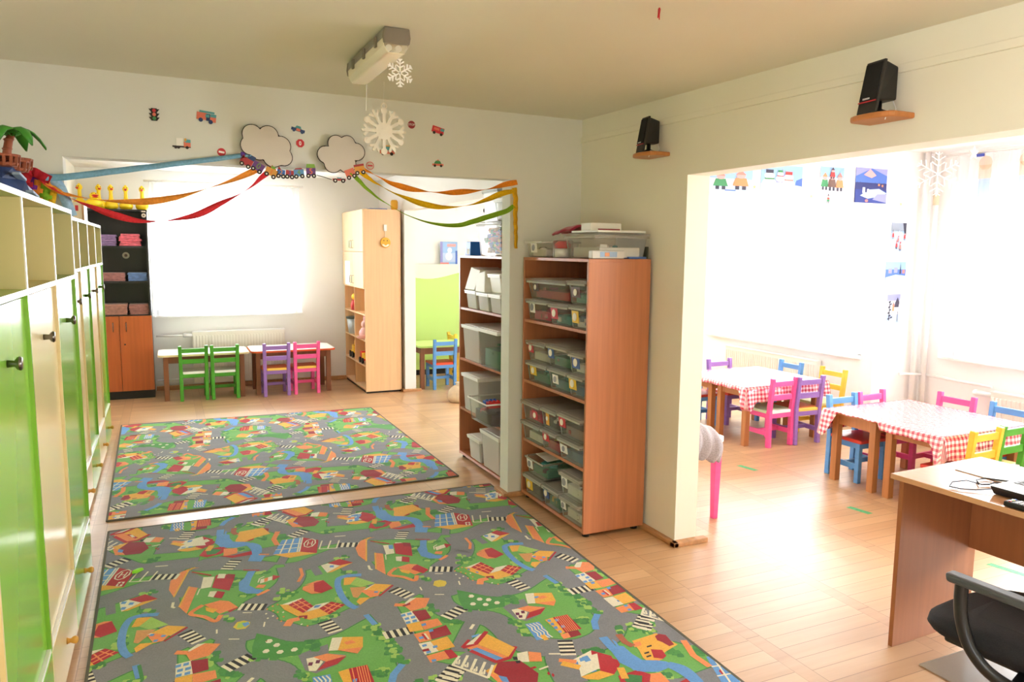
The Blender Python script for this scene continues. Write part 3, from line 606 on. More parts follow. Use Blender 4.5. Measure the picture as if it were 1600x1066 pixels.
o = b.build('jacket', SPARK, None, 0, (2.90, 3.88, 0), solid=0.012, sub=1); tag(o, 'grey sparkly jacket thrown over the small pink table', 'jacket')

# ------------------------------------------------------------------ teacher's desk and office chair
DESK = wood('desk_laminate', (156, 98, 60), 0.08, 0.4, 'z', 0.0); DEDGE = wood('desk_edge', (150, 98, 62), 0.08, 0.35)
t = thing('desk', 'brown wooden teacher desk at the right with laptop and remote on it', 'desk', (2.685, 2.10, 0), R(2.0))
b = MB(); b.box(0, 0.60, -1.30, 0, 0.728, 0.75); b.build('desktop', wood('desktop_laminate', (206, 154, 110), 0.07, 0.2, 'y', 1.0), t, 0.002)
for y in (-0.018, -1.28): B1('side_panel', DESK, t, 0.035, 0.555, y-0.02, y, 0, 0.728, 0.001)
B1('modesty_panel', DESK, t, 0.50, 0.518, -1.26, -0.04, 0.36, 0.728, 0.001)
t = thing('laptop', 'dark laptop with silver palm rest on the desk, cut by the photo edge', 'laptop', (2.80, 1.765, 0.751), R(3))
b = MB(); b.hexa([(0.012,-0.33,0),(0.235,-0.33,0),(0.235,-0.01,0),(0.012,-0.01,0)],[(0,-0.34,0.03),(0.245,-0.34,0.03),(0.245,0,0.03),(0,0,0.03)]); b.build('base', mat('laptop_black', (30, 30, 36), 0.35), t, 0.004)
d = B1('palm_rest', mat('silver_plastic', (206, 208, 212), 0.3, metal=0.3), t, 0.003, 0.242, -0.337, -0.003, 0.03, 0.032)
b = MB()
for r_ in range(5):
    for c in range(14): b.box(0.115+r_*0.021, 0.132+r_*0.021, -0.32+c*0.0215, -0.302+c*0.0215, 0.032, 0.0345)
b.build('keyboard', mat('key_grey', (120, 124, 130), 0.5), d); B1('touchpad', mat('pad_grey', (176, 178, 184), 0.3), d, 0.02, 0.085, -0.22, -0.11, 0.032, 0.0326)
b = MB(); b.bar((0.245,-0.17,0.032),(0.36,-0.17,0.225),0.34,0.008,0,(0,1,0)); b.build('screen_lid', mat('laptop_black', (30,30,36), 0.35), t, 0.003)
t = thing('remote_control', 'black remote control with coloured buttons lying on the desk in front of the laptop', 'remote', (2.735, 1.655, 0.751), R(4))
b = MB(); b.box(-0.028, 0.028, -0.21, 0.0, 0.0, 0.02); b.build('case', BLACK, t, 0.006)
for i_, c in enumerate((RED, GRN, YEL, BLU)): b = MB(); b.box(-0.02+i_*0.011, -0.012+i_*0.011, -0.022, -0.014, 0.02, 0.0225); b.build('button', c, t)
b = MB()
for r_ in range(11):
    for c in range(4): b.box(-0.02+c*0.011, -0.013+c*0.011, -0.045-r_*0.014, -0.037-r_*0.014, 0.02, 0.0222)
b.build('keypad', mat('button_grey', (196, 198, 204), 0.4), t)
b = MB(); b.tube([(2.83,1.77,0.764),(2.775,1.80,0.757),(2.735,1.835,0.757),(2.725,1.87,0.757),(2.76,1.885,0.766),(2.82,1.868,0.77),(2.865,1.835,0.757),(2.90,1.83,0.756)], 0.0022, 8); b.tube([(2.86,1.845,0.756),(2.905,1.885,0.757),(2.96,1.885,0.757),(3.0,1.83,0.757),(3.06,1.72,0.757)], 0.003, 8); b.tube([(2.865,1.838,0.756),(2.89,1.825,0.757),(2.93,1.83,0.758),(2.98,1.77,0.757)], 0.003, 8)
tag(b.build('cable', BLACK), 'thin black cable looped on the desk beside the laptop', 'cable')
b = MB(); b.box(2.98, 3.20, 1.62, 2.03, 0.7515, 0.754); tag(b.build('paper_sheet', mat('sheet_white', (240, 240, 242), 0.4)), 'white sheet of paper on the far side of the desk', 'paper')
t = thing('office_chair', 'black office chair with curved armrest in front of the desk', 'chair', (2.505, 1.355, 0), R(6)); SEATF = mat('black_fabric', (30, 30, 33), 0.75, 0.3, noise=0.2, nscale=(200,200,200), bump=0.2); PL = mat('black_arm_plastic', (26, 26, 28), 0.35)
b = MB(); pts = [(0.235*math.copysign(abs(math.cos(a))**0.55, math.cos(a)), 0.055+0.26*math.copysign(abs(math.sin(a))**0.6, math.sin(a))) for a in [2*PI*k/36 for k in range(36)]]
rings = []
for sc, z in ((0.86,0.395),(0.97,0.405),(1.0,0.435),(0.98,0.462),(0.88,0.478),(0.6,0.485)): rings.append([b.pv((x*sc, 0.04+(y-0.04)*sc, z-0.02*max(0, (y-0.04)/0.245)**3*(z > 0.43))) for x, y in pts])
for A, C in zip(rings, rings[1:]):
    for j in range(36): b.face((A[j],A[(j+1)%36],C[(j+1)%36],C[j]), 0, True)
b.face(rings[0][::-1]); b.face(rings[-1]); b.build('seat', SEATF, t)
b = MB(); b.box(-0.19,0.19,-0.15,0.22,0.375,0.397); b.build('seat_pan', PL, t, 0.02, seg=3)
for sx in (-1, 1):
    x = sx*0.285; q = MB()
    q.hexa([(x-0.025,-0.16,0.63),(x+0.025,-0.16,0.63),(x+0.022,0.165,0.63),(x-0.022,0.165,0.63)],[(x-0.027,-0.16,0.655),(x+0.027,-0.16,0.655),(x+0.024,0.17,0.66),(x-0.024,0.17,0.66)])
    a_ = q.build('armrest', mat('armrest_grey', (66, 68, 70), 0.4), t, 0.01, seg=3)
    q = MB(); path = [(x,0.125,0.64),(x,0.125,0.575),(x,0.115,0.51),(x,0.085,0.44),(x-sx*0.01,0.03,0.385),(x-sx*0.02,-0.05,0.365),(x-sx*0.01,-0.13,0.40),(x,-0.16,0.50),(x,-0.155,0.64)]
    V3 = [Vector(p) for p in [path[0]]+path+[path[-1]]]; sm = []
    for k in range(1, len(V3)-2):
        for i_ in range(6):
            w_ = i_/6; A0, A1, A2, A3 = V3[k-1:k+3]; sm.append(0.5*(2*A1+(A2-A0)*w_+(2*A0-5*A1+4*A2-A3)*w_*w_+(A3-A0+3*(A1-A2))*w_**3))
    sm.append(V3[-1]); rg = []
    for k, p in enumerate(sm):
        ax = (sm[min(k+1,len(sm)-1)]-sm[max(k-1,0)]).normalized(); n2 = ax.cross(Vector((1,0,0))).normalized()
        rg.append([q.pv(p+Vector((1,0,0))*0.015*math.cos(PI*j/5)+n2*0.021*math.sin(PI*j/5)) for j in range(10)])
    for A_, C_ in zip(rg, rg[1:]):
        for j in range(10): q.face((A_[j],A_[(j+1)%10],C_[(j+1)%10],C_[j]), 0, True)
    q.bar((x,-0.05,0.37),(x-sx*0.12,-0.03,0.38),0.04,0.02,0,(0,1,0)); q.build('arm_loop', PL, a_)
b = MB(); b.bar((0,-0.2,0.38),(0,-0.27,0.62),0.06,0.02); b.build('back_stem', PL, t)
b = MB(); b.hexa([(-0.2,-0.24,0.60),(0.2,-0.24,0.60),(0.2,-0.30,0.60),(-0.2,-0.30,0.60)],[(-0.19,-0.30,1.0),(0.19,-0.30,1.0),(0.19,-0.35,1.0),(-0.19,-0.35,1.0)]); b.build('backrest', SEATF, t, 0.03, seg=3)
b = MB(); b.tube([(0,0,0.08),(0,0,0.38)], 0.028); b.build('gas_lift', PL, t)
b = MB()
for k in range(5): a = R(72*k+20); b.bar((0,0,0.085),(0.29*math.cos(a),0.29*math.sin(a),0.065),0.045,0.03,0,(-math.sin(a),math.cos(a),0))
base_ = b.build('star_base', PL, t, 0.006)
for k in range(5): a = R(72*k+20); q = MB(); q.disc((0.29*math.cos(a)+0.012,0.29*math.sin(a),0.028), 0.027, 16, 0, 'x', 0.024); q.build('caster', PL, t)
b = MB(); b.box(2.70, 3.6, 0.55, 1.92, 0.0005, 0.005); o = b.build('floor_mat', [clear_mat('clear_mat_plastic', (232, 226, 214), 0.82, 0.12)]); tag(o, 'clear plastic floor mat under the desk and office chair', 'mat')
# ------------------------------------------------------------------ storage boxes
CLEAR = clear_mat('clear_box_plastic', (240, 240, 236), 0.92, 0.15); MILKY = clear_mat('milky_box_plastic', (240, 240, 236), 0.5, 0.35); LIDM = clear_mat('box_lid_plastic', (232, 230, 224), 0.82, 0.25); LIDW = mat('white_box_lid', (238, 238, 232), 0.35)
STK = {'red': (206, 52, 64), 'yellow': (236, 196, 60), 'blue': (74, 104, 170), 'white': (244, 242, 236), 'brown': (96, 66, 58), 'orange': (236, 170, 60)}
FILL = {'pink': (214, 80, 110), 'green': (70, 140, 110), 'mixed': (150, 120, 110), 'blue': (80, 120, 160), 'white': (232, 230, 222), 'yellow': (226, 190, 80), 'teal': (70, 150, 150), 'dark': (90, 80, 84), 'red': (190, 60, 60), 'bred': (196, 30, 30), 'byel': (236, 170, 20), 'bgrn': (30, 120, 40), 'bblu': (24, 60, 150)}
def storage_box(label, x, y, z, w, h, d=0.34, fill=('mixed',), sticker=None, lid=LIDM, body=CLEAR, tilt=0.0, lip=0.012, open_=False, group='clear storage boxes', seed=None, rz=0.0, tall=0.0, n=16):
    """front face towards -X; (x, y, z) is the middle of the front bottom edge; w runs along Y"""
    t = thing('storage_box', label, 'box', (x, y, z), rz, group); t.rotation_euler = (0, tilt, rz); rnd = random.Random(seed or label)
    hw = w/2; k = 0.88; hb = h-0.018; o = d*(1-k)/2
    b = MB(); F0 = [(o,-hw*k,0),(d-o,-hw*k,0),(d-o,hw*k,0),(o,hw*k,0)]; F1 = [(0.006,-hw+.006,hb),(d-.006,-hw+.006,hb),(d-.006,hw-.006,hb),(0.006,hw-.006,hb)]
    i = [b.pv(p) for p in F0+F1]
    for q in ((3,2,1,0),(0,1,5,4),(1,2,6,5),(2,3,7,6),(3,0,4,7)): b.face([i[c] for c in q])
    b.build('container', body, t, 0.012)
    b = MB()
    for p, q in (((0,-hw),(d,-hw)),((d,-hw),(d,hw)),((d,hw),(0,hw)),((0,hw),(0,-hw))):
        b.box(min(p[0],q[0])-0.002, max(p[0],q[0])+0.002, min(p[1],q[1])-0.002, max(p[1],q[1])+0.002, hb-0.012, hb)
    b.build('rim', lid, t, 0.002)
    if not open_:
        b = MB(); b.box(-0.004, d+0.004, -hw-0.004, hw+0.004, hb+0.0005, h-0.004); b.box(0.02, d-0.02, -hw+0.02, hw-0.02, h-0.004, h); b.build('lid', lid, t, 0.004)
    b = MB(); ms = [mat('fill_'+f, FILL[f], 0.6) for f in fill]
    for _ in range(n):
        s = rnd.uniform(0.022, 0.05); px = rnd.uniform(o+0.02+s*0.5, d*(0.75 if n < 20 else 0.35)); py = rnd.uniform(-hw*k+s+0.008, hw*k-s-0.008) if hw*k > s+0.01 else 0; pz = rnd.uniform(s*0.5+0.006, max(s*0.6+0.01, hb*0.72+tall-s*0.5))
        b.T = Matrix.Translation((px, py, pz)) @ Matrix.Rotation(rnd.uniform(0, 3), 4, 'Z'); c = rnd.randrange(len(ms))
        if rnd.random() < 0.5: b.box(-s*.6, s*.6, -s*.45, s*.45, -s*.35, s*.35, c)
        else: b.ball((0,0,0), (s*.6, s*.5, s*.35), 10, 6, c)
    b.T = Matrix(); n > 20 or b.box(o+0.03, d-o-0.02, -hw*k+0.012, hw*k-0.012, 0.006, hb*0.5, 0); b.build('contents', ms, t, 0.004)
    if sticker:
        c, sy, sz, sw, sh = sticker; b = MB(); xo = o*(1-sz/h)-0.003
        b.hexa([(xo+0.004,sy-sw/2,sz-sh/2),(xo+0.006,sy-sw/2,sz-sh/2),(xo+0.006,sy+sw/2,sz-sh/2),(xo+0.004,sy+sw/2,sz-sh/2)],[(xo-0.003,sy-sw/2,sz+sh/2),(xo-0.001,sy-sw/2,sz+sh/2),(xo-0.001,sy+sw/2,sz+sh/2),(xo-0.003,sy+sw/2,sz+sh/2)], 0)
        b.disc((xo-0.0025, sy, sz), min(sw, sh)*0.33, 14, 1, 'x', 0.002)
        b.build('sticker', [mat('sticker_'+c, STK[c], 0.5), mat('sticker_print', (240, 232, 214), 0.6) if c != 'white' else mat('sticker_ink', (150, 150, 160), 0.6)], t)
    return t
def sb(y0, y1, z, h, label, fill, st=None, x=2.108, **k): return storage_box(label, x, (y0+y1)/2, z, y1-y0-0.008, h, fill=fill, sticker=st, **k)
Z1, Z2, Z3, Z4 = 1.205, 0.805, 0.410, 0.052
u = 'of near brown unit'
sb(4.105, 4.405, Z1, 0.138, f'pink filled box with oval sticker, lower left on top shelf {u}', ('pink','mixed'), ('white', 0.06, 0.085, 0.07, 0.07))
sb(3.840, 4.095, Z1, 0.132, f'clear box with red square sticker, lower middle on top shelf {u}', ('teal','white'), ('red', 0.05, 0.07, 0.085, 0.07))
sb(3.645, 3.835, Z1, 0.138, f'clear box with yellow sticker, lower right on top shelf {u}', ('white','blue'), ('yellow', 0.02, 0.068, 0.075, 0.07))
sb(3.865, 4.400, Z1+0.139, 0.130, f'wide clear box of folded colourful cloths on top shelf {u}', ('red','yellow','teal','pink'), ('brown', 0.14, 0.075, 0.08, 0.05))
sb(3.645, 3.855, Z1+0.139, 0.138, f'pale green clear box with dark label, upper right on top shelf {u}', ('green','white'), ('brown', 0.01, 0.07, 0.10, 0.06))
sb(4.10, 4.40, Z2, 0.136, f'green filled box with yellow sticker, lower left on second shelf {u}', ('green','teal'), ('yellow', 0.04, 0.08, 0.085, 0.06))
sb(3.845, 4.095, Z2, 0.138, f'clear box with small white label, lower middle on second shelf {u}', ('teal','green','white'), ('white', 0.02, 0.07, 0.07, 0.055))
sb(3.648, 3.84, Z2, 0.136, f'blue green box with yellow sticker, lower right on second shelf {u}', ('blue','teal'), ('yellow', 0.03, 0.08, 0.085, 0.07))
sb(4.125, 4.395, Z2+0.137, 0.132, f'box of papers with red sticker, upper left on second shelf {u}', ('white','green'), ('red', 0.07, 0.085, 0.07, 0.06))
sb(3.845, 4.115, Z2+0.139, 0.140, f'clear box with blue white sticker, upper middle on second shelf {u}', ('green','mixed'), ('blue', 0.07, 0.085, 0.075, 0.065))
sb(3.648, 3.835, Z2+0.137, 0.128, f'clear box with blue flower sticker, upper right on second shelf {u}', ('white','teal'), ('blue', 0.0, 0.07, 0.085, 0.07))
XP = 2.095
sb(4.165, 4.43, Z3, 0.132, f'clear box with white papers, lower left on third shelf {u}', ('white','blue','mixed'), None, XP)
sb(3.935, 4.155, Z3, 0.138, f'box of colourful toys with red sticker, lower middle on third shelf {u}', ('red','pink','yellow'), ('red', 0.03, 0.09, 0.085, 0.055), XP)
sb(3.645, 3.925, Z3, 0.136, f'blue filled box with white label, lower right on third shelf {u}', ('blue','green','dark'), ('white', 0.06, 0.07, 0.085, 0.05), XP)
sb(4.165, 4.43, Z3+0.133, 0.134, f'pink filled box with red sticker, upper left on third shelf {u}', ('pink','mixed'), ('red', -0.06, 0.06, 0.07, 0.055), XP)
sb(3.94, 4.16, Z3+0.139, 0.134, f'clear box with orange tag, upper middle on third shelf {u}', ('dark','mixed','white'), ('orange', 0.01, 0.07, 0.04, 0.085), XP)
sb(3.645, 3.93, Z3+0.137, 0.148, f'clear box with red round sticker, upper right on third shelf {u}', ('mixed','white','red'), ('red', 0.08, 0.09, 0.08, 0.06), XP)
XB = 2.098
sb(4.135, 4.40, Z4, 0.138, f'clear box with yellow label, lower left on bottom shelf {u}', ('dark','red'), ('yellow', 0.04, 0.075, 0.09, 0.065), XB)
sb(3.90, 4.13, Z4, 0.138, f'clear box with blue round sticker, lower middle on bottom shelf {u}', ('green','teal','yellow'), ('blue', 0.05, 0.09, 0.07, 0.06), XB)
sb(3.645, 3.895, Z4, 0.138, f'clear box with crumpled paper, lower right on bottom shelf {u}', ('white','dark'), ('white', 0.07, 0.085, 0.06, 0.05), XB)
sb(4.10, 4.37, Z4+0.145, 0.132, f'open box with papers sticking out, upper left on bottom shelf {u}', ('green','teal','dark'), ('white', 0.07, 0.07, 0.08, 0.06), XB, open_=True, tilt=R(-1))
sb(3.645, 3.90, Z4+0.139, 0.150, f'clear box with oval yellow sticker, upper right on bottom shelf {u}', ('white','mixed'), ('white', 0.06, 0.09, 0.07, 0.07), XB)
b = MB(); b.hexa([(2.15,4.14,0.315),(2.36,4.16,0.325),(2.35,4.32,0.33),(2.16,4.33,0.32)], [(2.15,4.14,0.318),(2.36,4.16,0.328),(2.35,4.32,0.333),(2.16,4.33,0.323)]); tag(b.build('loose_papers', PAPER), 'loose papers lying on the open tilted box on the bottom brown shelf', 'paper')
# on top of the brown shelf unit
ZT = 1.606
storage_box('small clear tub with paper label at the left end on top of the brown shelf', 2.12, 4.33, ZT, 0.24, 0.118, 0.28, ('white','dark','blue'), ('white', 0.0, 0.06, 0.085, 0.06), MILKY, CLEAR, open_=True)
t = thing('jar', 'clear jar with red and white wrapper on top of the brown shelf', 'jar', (2.19, 4.06, ZT)); b = MB(); b.lathe([(0.058,0),(0.062,0.01),(0.062,0.10),(0.055,0.105),(0.001,0.106)], n=24); b.build('glass', CLEAR, t)
b = MB(); b.lathe([(0.048,0.004),(0.05,0.03),(0.05,0.055),(0.001,0.056)], n=20); b.build('white_figure', PAPER, t); b = MB(); b.lathe([(0.050,0.056),(0.052,0.08),(0.03,0.10),(0.001,0.101)], n=20); b.build('red_wrapper', RED, t)
storage_box('large clear box with folded papers on top of the brown shelf', 2.15, 3.80, ZT, 0.36, 0.145, 0.36, ('white','teal'), None, LIDM, CLEAR)
b = MB(); b.box(2.18, 2.50, 3.64, 3.94, 1.7525, 1.765); tag(b.build('box_lid', LIDW, None, 0.003, None), 'flat grey lid lying on the large clear box on the brown shelf', 'lid')
t = thing('small_box', 'small white box on the grey lid above the brown shelf', 'box', (2.28, 3.86, 1.766)); B1('carton', WHITE, t, -0.05, 0.16, -0.055, 0.055, 0, 0.045, 0.004); B1('band', mat('maroon_band', (150, 40, 60), 0.5), t, 0.0, 0.15, -0.056, 0.056, 0.002, 0.012)
b = MB(); rows = []
for k in range(6):
    rows.append([b.pv((2.24+0.03*k+0.008*math.sin(j*2+k), 4.32-0.05*j+0.01*k, 1.74+0.012*j*(1-j/11)+0.03*math.sin(k/5*PI)+0.008*math.sin(j*2.3+k))) for j in range(7)])
for A, C in zip(rows, rows[1:]):
    for j in range(6): b.face((A[j],A[j+1],C[j+1],C[j]), 0, True)
tag(b.build('crumpled_cloth', mat('magenta_cloth', (176, 30, 74), 0.7, sheen=0.3), None, 0, None, solid=0.012, sub=1), 'crumpled dark pink cloth behind the tub on top of the brown shelf', 'cloth')
t = thing('packet', 'pale clear packet lying at the front right on top of the brown shelf', 'packet', (2.14, 3.645, ZT+0.001)); B1('wrap', mat('packet_pale', (206, 204, 200), 0.35), t, 0, 0.21, -0.02, 0.022, 0, 0.045, 0.005); B1('print', mat('packet_print', (150, 178, 216), 0.4), t, 0.05, 0.16, -0.0212, -0.0195, 0.008, 0.038); B1('stripe', mat('packet_orange', (226, 160, 120), 0.4), t, 0.08, 0.11, -0.0216, -0.0205, 0.012, 0.034)
b = MB(); b.box(2.385, 2.50, 3.63, 3.80, ZT+0.0005, ZT+0.012); tag(b.build('booklet', mat('booklet_blue', (70, 110, 180), 0.5), None, 0.001), 'flat blue booklet at the right end on top of the brown shelf', 'book')
b = MB(); b.box(2.503, 2.513, 3.63, 3.70, ZT, ZT+0.07); tag(b.build('bookend', mat('dark_olive_metal', (60, 62, 48), 0.4), None, 0.001), 'small dark upright bookend at the right end of the brown shelf top', 'bookend')

# second shelf unit
u = 'of far brown unit'; XS = 2.068; G = 'white storage boxes on the far shelf'
def fb(y0, y1, z, h, label, fill, st=None, **k): return storage_box(label, k.pop('x', XS), (y0+y1)/2, z, y1-y0-0.008, h, k.pop('d', 0.33), fill, st, k.pop('lid', LIDW), k.pop('body', MILKY), group=G, **k)
fb(5.175, 5.40, Z1, 0.145, f'milky box at the left on top compartment {u}', ('white','red'))
fb(4.945, 5.165, Z1, 0.14, f'milky box in the middle on top compartment {u}', ('white','mixed'))
fb(4.72, 4.935, Z1, 0.14, f'milky box at the right on top compartment {u}', ('white','dark'))
fb(4.725, 4.945, Z1+0.141, 0.14, f'white box stacked at the right on top compartment {u}', ('white',), body=LIDW)
b = MB(); b.hexa([(2.06,5.18,1.352),(2.30,5.18,1.352),(2.30,5.38,1.352),(2.06,5.38,1.352)],[(2.08,5.12,1.50),(2.30,5.12,1.50),(2.30,5.30,1.52),(2.08,5.30,1.52)]); tag(b.build('paper_pack', mat('leaning_papers', (236, 234, 230), 0.5), None, 0.004), 'leaning pack of white papers on the left milky box of the far brown shelf', 'paper')
b = MB(); b.hexa([(2.05,4.96,1.346),(2.20,4.96,1.346),(2.20,5.14,1.346),(2.05,5.14,1.346)],[(2.07,5.0,1.50),(2.20,5.0,1.50),(2.20,5.16,1.475),(2.07,5.16,1.475)]); tag(b.build('paper_pack', mat('leaning_papers', (236, 234, 230), 0.5), None, 0.004), 'leaning white cards in the middle of the far brown shelf top compartment', 'paper')
fb(5.11, 5.47, 0.805, 0.275, f'big milky box with pink contents on second compartment {u}', ('pink','white'))
fb(4.725, 5.10, 0.805, 0.285, f'big clear box with green toys on second compartment {u}', ('green','yellow','blue'), body=CLEAR, x=2.05)
fb(5.12, 5.47, 0.410, 0.29, f'large grey lidded box on third compartment {u}', ('white','mixed'))
fb(4.74, 5.11, 0.410, 0.19, f'open clear box of building bricks on third compartment {u}', ('dark','pink','mixed'), body=CLEAR, open_=True, x=1.98)
for i_, (c, y, n) in enumerate(((BLU, 4.86, 'blue'), (RED, 4.80, 'red'))):
    t = thing('toy_brick', f'large {n} toy brick lying in the open box of the far brown shelf', 'toy', (2.06, y, 0.545+0.0*i_)); B1('brick', c, t, -0.05, 0.05, -0.026, 0.026, 0, 0.042, 0.002)
    b = MB()
    for a in (-0.03, 0.0, 0.03): b.lathe([(0.009,0.042),(0.009,0.05),(0.001,0.0505)], (a, 0, 0), 12)
    b.build('stud', c, t)
fb(5.09, 5.34, 0.052, 0.185, f'small milky box on bottom compartment {u}', ('mixed','green','yellow'))
fb(4.725, 5.08, 0.052, 0.285, f'large milky box with handles on bottom compartment {u}', ('pink','white'))
# above the second unit
ZS = 1.606; G2_ = 'boxes on top of the far shelf'
storage_box('big clear box of colourful building bricks on top of the far brown shelf', 2.10, 5.02, ZS, 0.46, 0.245, 0.36, ('bred','byel','bgrn','bblu'), None, LIDM, CLEAR, group=G2_, tall=0.05, n=150)
storage_box('clear box stacked on the box of bricks, right behind the pillar edge', 2.11, 4.83, ZS+0.247, 0.24, 0.155, 0.34, ('white','mixed'), None, LIDW, CLEAR, group=G2_)
storage_box('tall white box with grey lid at the back of the far brown shelf top', 2.22, 5.28, ZS+0.247, 0.30, 0.25, 0.24, ('white',), None, mat('grey_box_lid', (176, 178, 172), 0.4), LIDW, group=G2_)
t = thing('cup', 'blue paper cup box with white label at the left end of the far shelf top', 'cup', (2.14, 5.40, ZS)); b = MB(); b.hexa([(-0.05,-0.055,0),(0.05,-0.055,0),(0.05,0.055,0),(-0.05,0.055,0)],[(-0.042,-0.045,0.105),(0.042,-0.045,0.105),(0.042,0.045,0.105),(-0.042,0.045,0.105)]); b.build('shell', mat('cup_blue', (40, 110, 206), 0.4), t, 0.004); B1('label_patch', PAPER, t, -0.0495, -0.047, -0.035, 0.01, 0.01, 0.05)
# translucent bag on the floor
b = MB(); b.lathe([(0.11,0.0),(0.14,0.04),(0.12,0.12),(0.07,0.17),(0.035,0.185),(0.05,0.21),(0.001,0.205)], (2.86, 7.62, 0), 22); o = b.build('bag', mat('beige_bag', (226, 206, 176), 0.5, noise=0.1, nscale=(20,20,20), bump=0.6)); tag(o, 'pale beige plastic bag on the floor left of the far brown shelf', 'bag')
